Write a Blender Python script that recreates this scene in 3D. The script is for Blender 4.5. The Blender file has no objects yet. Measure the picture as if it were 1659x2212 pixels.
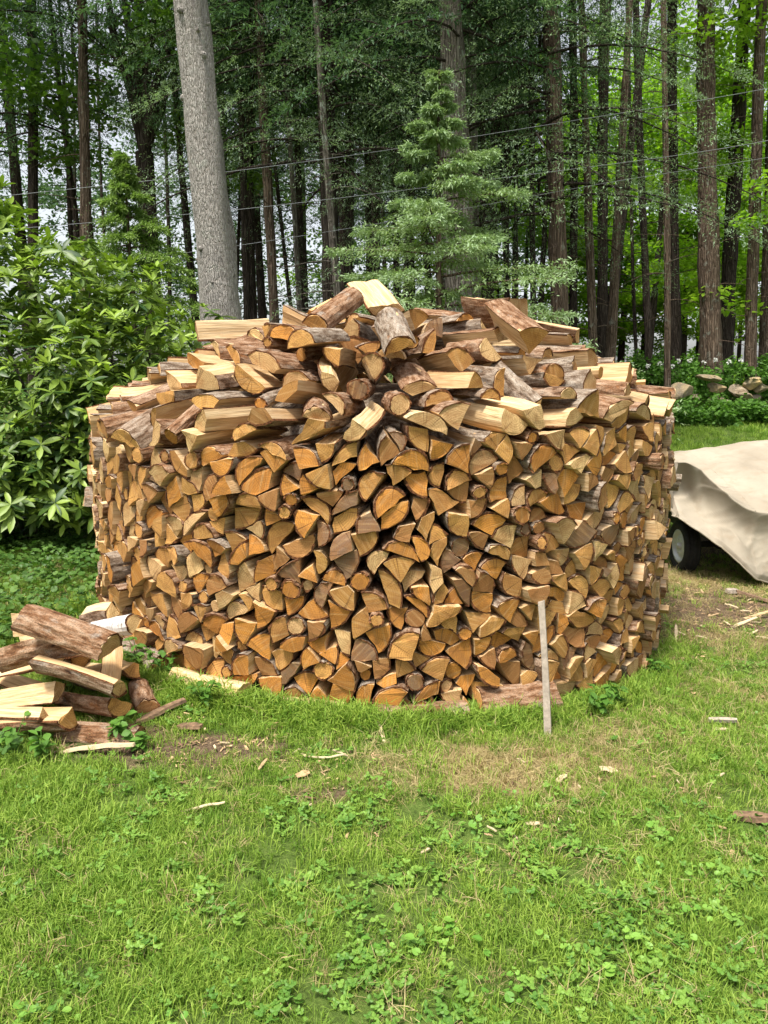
import bpy, bmesh, math, random
import numpy as np
from mathutils import Vector, Matrix, Euler

R_ = math.radians
rng = np.random.default_rng(7)
random.seed(7)
SC = bpy.context.scene
COL = SC.collection

# ------------------------------------------------------------------ camera
PW, PH, FPX = 1659.0, 2212.0, 1703.0          # photograph measured at 1659 x 2212
CAM_Z, PITCH, ROLL = 1.60, R_(9.5), R_(-0.6)
cam = bpy.data.cameras.new('camera')
cam.sensor_fit = 'VERTICAL'
cam.sensor_height = 24.0
cam.lens = 24.0 * FPX / PH
cam.clip_start, cam.clip_end = 0.05, 600
camo = bpy.data.objects.new('camera', cam)
COL.objects.link(camo)
camo.location = (0, 0, CAM_Z)
CROT = Euler((math.pi / 2 - PITCH, 0, 0)).to_matrix() @ Matrix.Rotation(ROLL, 3, 'Z')
camo.rotation_euler = CROT.to_euler()
SC.camera = camo

# ------------------------------------------------------------------ sky, sun, exposure
SUN_EL, SUN_AZ = R_(66), R_(212)               # sun behind the camera, a little to its left
world = bpy.data.worlds.new('World')
SC.world = world
world.use_nodes = True
wn, wl = world.node_tree.nodes, world.node_tree.links
bg = wn['Background']
sky = wn.new('ShaderNodeTexSky')
sky.sky_type = 'NISHITA'
sky.sun_disc = False
sky.sun_elevation = SUN_EL
sky.sun_rotation = SUN_AZ
sky.air_density, sky.dust_density, sky.ozone_density = 1.0, 3.0, 1.0
hs = wn.new('ShaderNodeHueSaturation')          # thin high cloud: pale sky
hs.inputs['Saturation'].default_value = 0.28
wl.new(sky.outputs[0], hs.inputs['Color'])
wl.new(hs.outputs[0], bg.inputs['Color'])
bg.inputs['Strength'].default_value = 0.145
sun = bpy.data.lights.new('sun', 'SUN')
sun.energy, sun.angle, sun.color = 3.4, R_(12), (1.0, 0.95, 0.85)
suno = bpy.data.objects.new('sun', sun)
COL.objects.link(suno)
sdir = Vector((math.sin(SUN_AZ) * math.cos(SUN_EL), math.cos(SUN_AZ) * math.cos(SUN_EL), math.sin(SUN_EL)))
suno.rotation_euler = sdir.to_track_quat('Z', 'Y').to_euler()
suno.location = sdir * 40
vs = SC.view_settings
vs.view_transform, vs.look, vs.gamma, vs.exposure = 'Standard', 'None', 1.0, 0.85
vs.use_curve_mapping = False
cy = SC.cycles
cy.max_bounces, cy.diffuse_bounces, cy.glossy_bounces = 6, 4, 2
cy.transmission_bounces, cy.transparent_max_bounces = 4, 4
cy.use_denoising = True
cy.use_adaptive_sampling = True
cy.adaptive_threshold = 0.02

# ------------------------------------------------------------------ pixels to places
def ray(px, py):
    d = CROT @ Vector(((px - PW / 2) / FPX, (PH / 2 - py) / FPX, -1.0))
    return d
def at(px, py, Y):
    d = ray(px, py)
    return Vector((0, 0, CAM_Z)) + d * (Y / d.y)
def sst(a, b, x):
    if a > b: return 1 - sst(b, a, x)
    t = np.clip((x - a) / (b - a), 0, 1)
    return t * t * (3 - 2 * t)
def ground_z(x, y):
    x = np.asarray(x, float); y = np.asarray(y, float)
    z = -0.065 * np.clip(x, -3.5, 4.0) * sst(0.5, 4.5, y) * (1 - sst(10, 20, y))
    z = z + 0.75 * sst(9, 21, y) - 0.9 * sst(30, 60, y)
    z = z + 0.012 * np.sin(1.7 * x + 0.6 * y) * np.cos(1.3 * y - 0.7 * x) + 0.006 * np.sin(5.1 * x + 1.0) * np.sin(4.3 * y)
    return z
def gz(x, y):
    return float(ground_z(x, y))
def on_ground(px, py):
    d = ray(px, py); o = Vector((0, 0, CAM_Z)); t = 1.0
    for _ in range(4000):
        p = o + d * t
        if p.z <= gz(p.x, p.y): return p
        t += 0.01
    return p

# ------------------------------------------------------------------ materials
def mat(name, rough=0.8, spec=0.25):
    m = bpy.data.materials.new(name)
    m.use_nodes = True
    nt = m.node_tree
    b = nt.nodes['Principled BSDF']
    b.inputs['Roughness'].default_value = rough
    b.inputs['Specular IOR Level'].default_value = spec
    return m, nt, b
def N(nt, typ, **kw):
    n = nt.nodes.new('ShaderNode' + typ)
    for k, v in kw.items():
        if k.startswith('i_'):
            key = k[2:]
            n.inputs[int(key) if key.isdigit() else key].default_value = v
        else:
            setattr(n, k, v)
    return n
def L(nt, a, b):
    nt.links.new(a, b)
def ramp(nt, src, stops):
    r = nt.nodes.new('ShaderNodeValToRGB')
    el = r.color_ramp.elements
    while len(el) < len(stops): el.new(0.5)
    for e, (p, c) in zip(el, stops):
        e.position = p
        e.color = (*c, 1) if len(c) == 3 else c
    L(nt, src, r.inputs[0])
    return r.outputs[0]
def mixc(nt, fac, a, b, mode='MIX'):
    m = nt.nodes.new('ShaderNodeMix')
    m.data_type = 'RGBA'; m.blend_type = mode; m.clamp_factor = True
    for k, v in ((0, fac), (6, a), (7, b)):
        if isinstance(v, (int, float)): m.inputs[k].default_value = v
        elif isinstance(v, tuple): m.inputs[k].default_value = (*v, 1)
        else: L(nt, v, m.inputs[k])
    return m.outputs[2]
def math_(nt, op, a, b=None, c=None):
    n = nt.nodes.new('ShaderNodeMath'); n.operation = op
    for k, v in enumerate((a, b, c)):
        if v is None: continue
        if isinstance(v, (int, float)): n.inputs[k].default_value = v
        else: L(nt, v, n.inputs[k])
    return n.outputs[0]
def noise(nt, vec, scale, detail=3, rough=0.5, dist=0.0):
    n = N(nt, 'TexNoise', i_Scale=scale, i_Detail=detail, i_Roughness=rough, i_Distortion=dist)
    if vec is not None: L(nt, vec, n.inputs['Vector'])
    return n.outputs['Fac']
def mapping(nt, vec, scale=(1, 1, 1), rot=(0, 0, 0), loc=(0, 0, 0)):
    m = N(nt, 'Mapping')
    m.inputs['Scale'].default_value = scale; m.inputs['Rotation'].default_value = rot; m.inputs['Location'].default_value = loc
    L(nt, vec, m.inputs['Vector'])
    return m.outputs[0]
def bump(nt, h, b, strength=0.3, dist=0.01):
    n = N(nt, 'Bump', i_Strength=strength, i_Distance=dist)
    L(nt, h, n.inputs['Height']); L(nt, n.outputs[0], b.inputs['Normal'])

M = {}
def log_inputs(nt):
    lc = N(nt, 'Attribute', attribute_name='lc')
    tint = N(nt, 'Attribute', attribute_name='tint')
    rv = N(nt, 'CombineXYZ')
    for k in range(3):
        L(nt, math_(nt, 'MULTIPLY', tint.outputs['Alpha'], (31.0, 57.0, 83.0)[k]), rv.inputs[k])
    add = N(nt, 'VectorMath', operation='ADD')
    L(nt, lc.outputs['Vector'], add.inputs[0]); L(nt, rv.outputs[0], add.inputs[1])
    return lc.outputs['Vector'], tint.outputs['Color'], tint.outputs['Alpha'], add.outputs[0]
def build_wood():
    # sawn ends: rings, radial checks, saw marks, stains
    m, nt, b = mat('sawn_end', 0.85, 0.15)
    lc, tint, rnd, rv = log_inputs(nt)
    w = N(nt, 'TexWave', wave_type='RINGS', rings_direction='Z', i_Scale=30.0, i_Distortion=4.0, i_Detail=2.0)
    w.inputs['Detail Scale'].default_value = 0.6
    L(nt, lc, w.inputs['Vector'])
    rot = N(nt, 'VectorRotate', rotation_type='Z_AXIS')
    L(nt, rv, rot.inputs['Vector']); L(nt, math_(nt, 'MULTIPLY', rnd, 6.283), rot.inputs['Angle'])
    saw = noise(nt, mapping(nt, rot.outputs[0], (7, 260, 7)), 1.0, 3, 0.6)
    saw2 = noise(nt, mapping(nt, rot.outputs[0], (4, 70, 4)), 1.0, 2, 0.5)
    sp = N(nt, 'SeparateXYZ'); L(nt, lc, sp.inputs[0])
    ang = math_(nt, 'ARCTAN2', sp.outputs[1], sp.outputs[0])
    cv = N(nt, 'CombineXYZ'); L(nt, math_(nt, 'MULTIPLY', ang, 4.0), cv.inputs[0]); L(nt, math_(nt, 'MULTIPLY', rnd, 91.0), cv.inputs[1])
    ck = noise(nt, cv.outputs[0], 2.2, 4, 0.7)
    check = ramp(nt, ck, [(0.0, (1, 1, 1)), (0.30, (1, 1, 1)), (0.345, (0, 0, 0)), (0.37, (0, 0, 0)), (0.40, (1, 1, 1))])
    blot = noise(nt, rv, 13.0, 4, 0.6)
    fine = noise(nt, rv, 160.0, 3, 0.7)
    c = mixc(nt, math_(nt, 'MULTIPLY', w.outputs['Fac'], 0.34), tint, (0.22, 0.085, 0.02))
    c = mixc(nt, ramp(nt, blot, [(0.44, (0, 0, 0)), (0.72, (0.8, 0.8, 0.8))]), c, (0.26, 0.115, 0.035))
    c = mixc(nt, ramp(nt, saw2, [(0.52, (0, 0, 0)), (0.78, (0.35, 0.35, 0.35))]), c, (0.68, 0.46, 0.22))
    c = mixc(nt, ramp(nt, saw, [(0.34, (0.38, 0.38, 0.38)), (0.50, (0, 0, 0))]), c, (0.20, 0.085, 0.025))
    c = mixc(nt, math_(nt, 'MULTIPLY', math_(nt, 'SUBTRACT', 1.0, check), 0.8), c, (0.07, 0.03, 0.012))
    c = mixc(nt, ramp(nt, fine, [(0.35, (0.3, 0.3, 0.3)), (0.6, (0, 0, 0))]), c, (0.15, 0.07, 0.03))
    L(nt, c, b.inputs['Base Color'])
    h = math_(nt, 'ADD', math_(nt, 'MULTIPLY', saw, 0.7), math_(nt, 'ADD', math_(nt, 'MULTIPLY', check, 0.5), math_(nt, 'MULTIPLY', fine, 0.4)))
    bump(nt, h, b, 0.45, 0.006)
    M['end'] = m
    # riven faces: long fibres
    m, nt, b = mat('split_face', 0.8, 0.2)
    lc, tint, rnd, rv = log_inputs(nt)
    g1 = noise(nt, mapping(nt, rv, (70, 70, 2.2)), 1.0, 4, 0.6)
    g2 = noise(nt, mapping(nt, rv, (260, 260, 5)), 1.0, 3, 0.6)
    g3 = noise(nt, mapping(nt, rv, (14, 14, 3.5)), 1.0, 3, 0.5)
    c = mixc(nt, 0.55, tint, (0.82, 0.66, 0.43))
    c = mixc(nt, ramp(nt, g1, [(0.40, (0.6, 0.6, 0.6)), (0.62, (0, 0, 0))]), c, (0.42, 0.24, 0.09))
    c = mixc(nt, ramp(nt, g3, [(0.52, (0, 0, 0)), (0.72, (0.6, 0.6, 0.6))]), c, (0.38, 0.20, 0.08))
    c = mixc(nt, ramp(nt, g2, [(0.36, (0.5, 0.5, 0.5)), (0.5, (0, 0, 0))]), c, (0.25, 0.13, 0.05))
    L(nt, c, b.inputs['Base Color'])
    bump(nt, math_(nt, 'ADD', g1, math_(nt, 'MULTIPLY', g2, 0.6)), b, 0.6, 0.008)
    M['split'] = m
    # bark
    m, nt, b = mat('bark', 0.95, 0.1)
    lc, tint, rnd, rv = log_inputs(nt)
    n1 = noise(nt, mapping(nt, rv, (42, 42, 11)), 1.0, 5, 0.65)
    n2 = noise(nt, mapping(nt, rv, (16, 16, 9)), 1.0, 4, 0.6)
    n3 = noise(nt, rv, 130.0, 3, 0.7)
    c1 = ramp(nt, n1, [(0.28, (0.025, 0.014, 0.009)), (0.40, (0.13, 0.085, 0.055)), (0.55, (0.32, 0.255, 0.195)), (0.75, (0.46, 0.41, 0.35))])
    c2 = ramp(nt, n1, [(0.28, (0.03, 0.012, 0.006)), (0.42, (0.18, 0.085, 0.04)), (0.58, (0.36, 0.225, 0.14)), (0.78, (0.48, 0.37, 0.27))])
    pick = ramp(nt, rnd, [(0.35, (0, 0, 0)), (0.6, (1, 1, 1))])
    c = mixc(nt, pick, c1, c2)
    c = mixc(nt, ramp(nt, n2, [(0.58, (0, 0, 0)), (0.72, (0.6, 0.6, 0.6))]), c, (0.38, 0.35, 0.30))
    c = mixc(nt, ramp(nt, n2, [(0.26, (0.8, 0.8, 0.8)), (0.36, (0, 0, 0))]), c, (0.34, 0.14, 0.05))
    c = mixc(nt, ramp(nt, n3, [(0.38, (0.5, 0.5, 0.5)), (0.55, (0, 0, 0))]), c, (0.04, 0.025, 0.018))
    L(nt, c, b.inputs['Base Color'])
    bump(nt, math_(nt, 'ADD', n1, math_(nt, 'MULTIPLY', n3, 0.35)), b, 0.8, 0.012)
    M['bark'] = m
    m, nt, b = mat('bark_edge', 0.95, 0.1)
    lc, tint, rnd, rv = log_inputs(nt)
    n1 = noise(nt, rv, 90.0, 4, 0.6)
    L(nt, ramp(nt, n1, [(0.35, (0.035, 0.014, 0.007)), (0.55, (0.13, 0.052, 0.022)), (0.75, (0.24, 0.12, 0.055))]), b.inputs['Base Color'])
    M['bark_edge'] = m
    # birch bark
    m, nt, b = mat('birch_bark', 0.7, 0.2)
    lc, tint, rnd, rv = log_inputs(nt)
    n1 = noise(nt, mapping(nt, rv, (18, 18, 60)), 1.0, 4, 0.6)
    n2 = noise(nt, rv, 25.0, 3, 0.6)
    c = ramp(nt, n1, [(0.32, (0.10, 0.085, 0.075)), (0.42, (0.46, 0.44, 0.42)), (0.7, (0.62, 0.61, 0.60))])
    c = mixc(nt, ramp(nt, n2, [(0.58, (0, 0, 0)), (0.7, (0.7, 0.7, 0.7))]), c, (0.45, 0.36, 0.28))
    L(nt, c, b.inputs['Base Color']); bump(nt, n1, b, 0.4, 0.005)
    M['birch'] = m
build_wood()

def trunk_mat(name, dark, mid, light, sx=9.0, sz=1.6, lichen=0.0, rough=0.95, furrow=0.7):
    m, nt, b = mat(name, rough, 0.1)
    tc = N(nt, 'TexCoord').outputs['Object']
    n1 = noise(nt, mapping(nt, tc, (sx * 2, sx * 2, sz * 2)), 1.0, 5, 0.65, 0.4)
    n2 = noise(nt, mapping(nt, tc, (sx * 7, sx * 7, sz * 7)), 1.0, 4, 0.65)
    n3 = noise(nt, tc, 2.2, 3, 0.6)
    c = ramp(nt, math_(nt, 'ADD', math_(nt, 'MULTIPLY', n1, 0.55), math_(nt, 'MULTIPLY', n2, 0.45)), [(0.36, dark), (0.49, mid), (0.66, light)])
    vo = N(nt, 'TexVoronoi', feature='DISTANCE_TO_EDGE', i_Scale=1.0)
    wob = N(nt, 'VectorMath', operation='ADD'); L(nt, mapping(nt, tc, (sx * 2.6, sx * 2.6, sz * 1.1)), wob.inputs[0])
    nc = N(nt, 'TexNoise', i_Scale=5.0, i_Detail=3.0); L(nt, tc, nc.inputs['Vector']); L(nt, nc.outputs['Color'], wob.inputs[1]); L(nt, wob.outputs[0], vo.inputs['Vector'])
    fur = ramp(nt, vo.outputs['Distance'], [(0.0, (1, 1, 1)), (0.16, (0, 0, 0))])
    c = mixc(nt, math_(nt, 'MULTIPLY', fur, furrow), c, dark)
    c = mixc(nt, ramp(nt, n3, [(0.5, (0, 0, 0)), (0.75, (0.5, 0.5, 0.5))]), c, tuple(0.62 * v for v in mid))
    if lichen:
        n4 = noise(nt, tc, 7.0, 4, 0.6)
        c = mixc(nt, ramp(nt, n4, [(0.60, (0, 0, 0)), (0.66, (lichen, lichen, lichen))]), c, (0.36, 0.40, 0.33))
    L(nt, c, b.inputs['Base Color'])
    bump(nt, math_(nt, 'SUBTRACT', math_(nt, 'ADD', n1, math_(nt, 'MULTIPLY', n2, 0.5)), math_(nt, 'MULTIPLY', fur, furrow)), b, 1.0, 0.03)
    return m
M['trunk_pale'] = trunk_mat('pale_pine_bark', (0.19, 0.165, 0.14), (0.40, 0.37, 0.335), (0.54, 0.51, 0.47), 21, 8.0, 0.25, 0.95, 0.45)
M['trunk_grey'] = trunk_mat('grey_bark', (0.07, 0.058, 0.048), (0.20, 0.17, 0.14), (0.34, 0.31, 0.27), 8, 1.2, 0.8)
M['trunk_brown'] = trunk_mat('brown_bark', (0.05, 0.035, 0.026), (0.15, 0.105, 0.075), (0.26, 0.20, 0.155), 8, 1.2, 0.35)
M['trunk_dark'] = trunk_mat('dark_bark', (0.02, 0.015, 0.012), (0.06, 0.046, 0.036), (0.12, 0.10, 0.085), 8, 1.2)

def leaf_mat(name, c0, c1, trans=0.35, rough=0.55, spec=0.3, use_attr=True):
    m, nt, b = mat(name, rough, spec)
    if use_attr:
        t = N(nt, 'Attribute', attribute_name='tint').outputs['Fac']
    else:
        t = N(nt, 'ObjectInfo').outputs['Random']
    c = mixc(nt, t, c0, c1)
    L(nt, c, b.inputs['Base Color'])
    tr = N(nt, 'BsdfTranslucent')
    L(nt, mixc(nt, 1.0, c, (1.0, 1.15, 0.55), 'MULTIPLY'), tr.inputs['Color'])
    mx = N(nt, 'MixShader', i_0=trans)
    L(nt, b.outputs[0], mx.inputs[1]); L(nt, tr.outputs[0], mx.inputs[2])
    L(nt, mx.outputs[0], nt.nodes['Material Output'].inputs['Surface'])
    return m
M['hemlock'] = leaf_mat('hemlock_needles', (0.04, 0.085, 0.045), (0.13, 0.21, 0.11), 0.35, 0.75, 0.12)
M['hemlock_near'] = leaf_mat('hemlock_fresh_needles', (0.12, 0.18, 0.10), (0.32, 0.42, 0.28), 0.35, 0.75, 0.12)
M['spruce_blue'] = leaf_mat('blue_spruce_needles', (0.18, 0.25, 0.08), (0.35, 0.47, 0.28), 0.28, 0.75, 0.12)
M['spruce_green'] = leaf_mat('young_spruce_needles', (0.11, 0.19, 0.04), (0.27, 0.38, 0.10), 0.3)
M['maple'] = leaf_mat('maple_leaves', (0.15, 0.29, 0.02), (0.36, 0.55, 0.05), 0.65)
M['rhodo'] = leaf_mat('rhododendron_leaf', (0.03, 0.08, 0.015), (0.28, 0.40, 0.048), 0.22, 0.45, 0.4, False)
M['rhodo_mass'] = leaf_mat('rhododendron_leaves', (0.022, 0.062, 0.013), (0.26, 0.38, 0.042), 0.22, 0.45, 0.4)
M['weed'] = leaf_mat('weed_leaves', (0.05, 0.13, 0.018), (0.13, 0.27, 0.04), 0.35)
M['grass'] = leaf_mat('grass_blades', (0.11, 0.22, 0.02), (0.33, 0.45, 0.075), 0.35, 0.55, 0.25, False)
M['straw'] = leaf_mat('dry_grass', (0.34, 0.26, 0.12), (0.52, 0.43, 0.22), 0.3, 0.7, 0.15, False)
M['clover'] = leaf_mat('clover_leaves', (0.09, 0.21, 0.03), (0.22, 0.37, 0.06), 0.3, 0.5, 0.3, False)
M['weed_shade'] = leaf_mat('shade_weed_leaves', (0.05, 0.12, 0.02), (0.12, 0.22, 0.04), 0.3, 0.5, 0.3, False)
M['violet'] = leaf_mat('violet_leaves', (0.12, 0.28, 0.035), (0.24, 0.42, 0.07), 0.3, 0.45, 0.35, False)

def simple(name, col, rough=0.7, metal=0.0, var=0.3, scale=12.0, bmp=0.2, spec=0.3):
    m, nt, b = mat(name, rough, spec)
    tc = N(nt, 'TexCoord').outputs['Object']
    n = noise(nt, tc, scale, 4, 0.6)
    c = mixc(nt, ramp(nt, n, [(0.35, (0, 0, 0)), (0.7, (1, 1, 1))]), tuple(v * (1 - var) for v in col), tuple(min(1, v * (1 + var)) for v in col))
    L(nt, c, b.inputs['Base Color'])
    b.inputs['Metallic'].default_value = metal
    if bmp: bump(nt, n, b, bmp, 0.01)
    return m
M['rubber'] = simple('tyre_rubber', (0.018, 0.018, 0.019), 0.8, 0, 0.4, 40)
M['rim'] = simple('white_rim_paint', (0.62, 0.63, 0.66), 0.35, 0.3, 0.08, 9, 0.0, 0.5)
M['black_steel'] = simple('black_steel', (0.02, 0.02, 0.022), 0.5, 0.2, 0.4, 20)
M['stake'] = simple('weathered_stake', (0.37, 0.31, 0.25), 0.9, 0, 0.25, 35)
M['wire'] = simple('cable_sheath', (0.20, 0.21, 0.22), 0.6, 0, 0.1, 3, 0)
M['petal'] = simple('white_petals', (0.75, 0.75, 0.72), 0.7, 0, 0.1, 30, 0)
M['chip'] = simple('wood_chip', (0.48, 0.33, 0.18), 0.85, 0, 0.28, 30)
M['chip_dark'] = simple('bark_chip', (0.20, 0.125, 0.075), 0.9, 0, 0.5, 30)
M['fibre'] = simple('pale_fibre', (0.58, 0.46, 0.29), 0.85, 0, 0.25, 30)

def canvas_mat():
    m, nt, b = mat('canvas', 0.92, 0.1)
    tc = N(nt, 'TexCoord').outputs['Object']
    n1 = noise(nt, tc, 1.6, 5, 0.6); n2 = noise(nt, tc, 7.0, 5, 0.65); n3 = noise(nt, tc, 420.0, 2, 0.5)
    c = ramp(nt, n1, [(0.35, (0.27, 0.23, 0.175)), (0.6, (0.37, 0.32, 0.25))])
    c = mixc(nt, ramp(nt, n2, [(0.52, (0, 0, 0)), (0.72, (0.6, 0.6, 0.6))]), c, (0.27, 0.21, 0.145))
    sc = noise(nt, mapping(nt, tc, (2.2, 9, 9), (0.3, 0.2, 0.4)), 1.0, 4, 0.6)
    c = mixc(nt, ramp(nt, sc, [(0.70, (0, 0, 0)), (0.74, (0.7, 0.7, 0.7))]), c, (0.13, 0.10, 0.075))
    L(nt, c, b.inputs['Base Color'])
    bump(nt, math_(nt, 'ADD', n2, math_(nt, 'MULTIPLY', n3, 0.2)), b, 0.25, 0.01)
    return m
M['canvas'] = canvas_mat()
def stone_mat():
    m, nt, b = mat('field_stone', 0.9, 0.2)
    tc = N(nt, 'TexCoord').outputs['Object']
    oi = N(nt, 'ObjectInfo').outputs['Random']
    n1 = noise(nt, tc, 4.0, 6, 0.65); n2 = noise(nt, tc, 40.0, 4, 0.6)
    base = ramp(nt, oi, [(0.0, (0.30, 0.25, 0.18)), (0.35, (0.42, 0.30, 0.14)), (0.65, (0.32, 0.22, 0.12)), (1.0, (0.36, 0.32, 0.27))])
    c = mixc(nt, ramp(nt, n1, [(0.42, (0.8, 0.8, 0.8)), (0.6, (0, 0, 0))]), base, (0.19, 0.155, 0.115))
    c = mixc(nt, ramp(nt, n2, [(0.55, (0, 0, 0)), (0.7, (0.5, 0.5, 0.5))]), c, (0.50, 0.47, 0.42))
    L(nt, c, b.inputs['Base Color']); bump(nt, math_(nt, 'ADD', n1, math_(nt, 'MULTIPLY', n2, 0.3)), b, 0.6, 0.04)
    return m
M['stone'] = stone_mat()

# where the lawn is dry or bare: ellipses on the ground (x, y, rx, ry, strength)
def patch(px, py, rx, ry, s):
    p = on_ground(px, py); return (p.x, p.y, rx, ry, s)
DRY = [patch(1120, 1660, 0.55, 0.26, 1.0), patch(1300, 1590, 0.55, 0.30, 0.55), patch(880, 1690, 0.5, 0.12, 0.5),
       patch(1540, 1340, 0.9, 0.75, 0.7), patch(1560, 1500, 0.5, 0.3, 0.5), patch(1500, 1260, 0.8, 0.6, 0.9), patch(1480, 1850, 0.35, 0.12, 0.3)]
BARE = [patch(470, 1620, 0.42, 0.18, 1.0), patch(300, 1610, 0.3, 0.2, 0.9), patch(700, 1720, 0.24, 0.07, 0.8), patch(1590, 1320, 0.9, 0.75, 1.0), patch(1500, 1330, 0.5, 0.6, 0.9), patch(850, 1815, 0.2, 0.05, 0.5),
        (2.6, 11.5, 1.6, 1.0, 0.8), (3.6, 8.2, 1.6, 1.5, 0.9), (-0.04, 5.55, 2.1, 2.1, 0.8)]
def patch_val(x, y, P):
    v = np.zeros(np.shape(x))
    for (cx, cy_, rx, ry, s) in P:
        d2 = ((x - cx) / rx) ** 2 + ((y - cy_) / ry) ** 2
        v = np.maximum(v, s * np.exp(-d2 * 0.9))
    return v
def vnoise(x, y, s, seed=0):
    r = np.random.default_rng(seed).random((64, 64))
    u, v = np.asarray(x) * s + 500.3, np.asarray(y) * s + 500.7
    i, j = np.floor(u).astype(int), np.floor(v).astype(int)
    f, g = u - i, v - j
    f, g = f * f * (3 - 2 * f), g * g * (3 - 2 * g)
    a = r[i % 64, j % 64] * (1 - f) + r[(i + 1) % 64, j % 64] * f
    b = r[i % 64, (j + 1) % 64] * (1 - f) + r[(i + 1) % 64, (j + 1) % 64] * f
    return a * (1 - g) + b * g

def ground_mat():
    m, nt, b = mat('lawn_soil', 0.95, 0.1)
    tc = N(nt, 'TexCoord').outputs['Object']
    wear = N(nt, 'Attribute', attribute_name='wear')
    sp = N(nt, 'SeparateColor'); L(nt, wear.outputs['Color'], sp.inputs[0])
    n1 = noise(nt, tc, 9.0, 5, 0.65); n2 = noise(nt, tc, 70.0, 5, 0.7); n3 = noise(nt, tc, 2.0, 4, 0.6)
    soil = ramp(nt, n2, [(0.3, (0.055, 0.038, 0.024)), (0.55, (0.15, 0.105, 0.066)), (0.75, (0.25, 0.19, 0.125))])
    thatch = ramp(nt, n2, [(0.3, (0.10, 0.075, 0.03)), (0.55, (0.30, 0.23, 0.11)), (0.75, (0.46, 0.38, 0.21))])
    green = ramp(nt, math_(nt, 'ADD', math_(nt, 'MULTIPLY', n2, 0.6), math_(nt, 'MULTIPLY', n1, 0.4)), [(0.32, (0.04, 0.055, 0.015)), (0.5, (0.085, 0.135, 0.026)), (0.68, (0.17, 0.22, 0.055))])
    c = mixc(nt, ramp(nt, math_(nt, 'ADD', sp.outputs[0], math_(nt, 'MULTIPLY', math_(nt, 'SUBTRACT', n1, 0.5), 0.9)), [(0.25, (0, 0, 0)), (0.55, (1, 1, 1))]), green, thatch)
    c = mixc(nt, ramp(nt, math_(nt, 'ADD', sp.outputs[1], math_(nt, 'MULTIPLY', math_(nt, 'SUBTRACT', n1, 0.5), 0.9)), [(0.3, (0, 0, 0)), (0.6, (1, 1, 1))]), c, soil)
    litter = ramp(nt, n2, [(0.3, (0.03, 0.02, 0.012)), (0.6, (0.10, 0.065, 0.035)), (0.8, (0.18, 0.12, 0.07))])
    c = mixc(nt, sp.outputs[2], c, litter)
    L(nt, c, b.inputs['Base Color']); bump(nt, n2, b, 0.8, 0.02)
    return m
M['ground'] = ground_mat()

# ------------------------------------------------------------------ mesh helpers
def mesh_np(name, V, F, mats, mi=None, attrs=None, smooth=False):
    """V (n,3); F list of int arrays (m,k) (several k allowed); mi list of material index arrays/ints per F."""
    me = bpy.data.meshes.new(name)
    V = np.asarray(V, np.float32)
    me.vertices.add(len(V)); me.vertices.foreach_set('co', V.ravel())
    F = [np.asarray(f, np.int32) for f in F]
    tot = sum(f.size for f in F)
    me.loops.add(tot)
    me.loops.foreach_set('vertex_index', np.concatenate([f.ravel() for f in F]))
    starts, o = [], 0
    for f in F:
        starts.append(o + np.arange(len(f)) * f.shape[1]); o += f.size
    npoly = sum(len(f) for f in F)
    me.polygons.add(npoly)
    me.polygons.foreach_set('loop_start', np.concatenate(starts).astype(np.int32))
    if mi is not None:
        mm = np.concatenate([np.full(len(f), m_, np.int32) if np.isscalar(m_) else np.asarray(m_, np.int32) for f, m_ in zip(F, mi)])
        me.polygons.foreach_set('material_index', mm)
    me.polygons.foreach_set('use_smooth', np.full(npoly, smooth, bool))
    for an, (typ, arr) in (attrs or {}).items():
        a = me.attributes.new(an, typ, 'POINT')
        key = {'FLOAT': 'value', 'INT': 'value', 'FLOAT_VECTOR': 'vector', 'FLOAT_COLOR': 'color'}[typ]
        a.data.foreach_set(key, np.ascontiguousarray(arr, np.int32 if typ == 'INT' else np.float32).ravel())
    for m_ in (mats if isinstance(mats, (list, tuple)) else [mats]): me.materials.append(m_)
    me.update(calc_edges=True)
    return me
def tag(o, label=None, cat=None, group=None, kind=None):
    if label: o['label'] = label
    if cat: o['category'] = cat
    if group: o['group'] = group
    if kind: o['kind'] = kind
    return o
def obj(name, me, parent=None, loc=None, mat4=None):
    o = bpy.data.objects.new(name, me)
    COL.objects.link(o)
    if parent is not None: o.parent = parent
    if loc is not None: o.location = loc
    if mat4 is not None: o.matrix_world = mat4
    return o
def empty(name, loc=(0, 0, 0)):
    o = bpy.data.objects.new(name, None); COL.objects.link(o); o.location = loc; o.empty_display_size = 0.1
    return o
def tube_np(P, Rr, k=8):
    """tapered tube through points P with radii Rr -> V, quads"""
    P = np.asarray(P, float); Rr = np.asarray(Rr, float); n = len(P)
    T = np.gradient(P, axis=0); T /= np.linalg.norm(T, axis=1)[:, None] + 1e-9
    up = np.array([0, 0, 1.0]) if abs(T[0, 2]) < 0.9 else np.array([1.0, 0, 0])
    A = np.cross(T, up); A /= np.linalg.norm(A, axis=1)[:, None] + 1e-9
    B = np.cross(T, A)
    a = np.linspace(0, 2 * np.pi, k, endpoint=False)
    V = P[:, None, :] + Rr[:, None, None] * (np.cos(a)[None, :, None] * A[:, None, :] + np.sin(a)[None, :, None] * B[:, None, :])
    i = np.arange(n - 1)[:, None] * k; j = np.arange(k)[None, :]; j2 = (j + 1) % k
    Q = np.stack([i + j, i + j2, i + k + j2, i + k + j], -1).reshape(-1, 4)
    return V.reshape(-1, 3), Q
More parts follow.
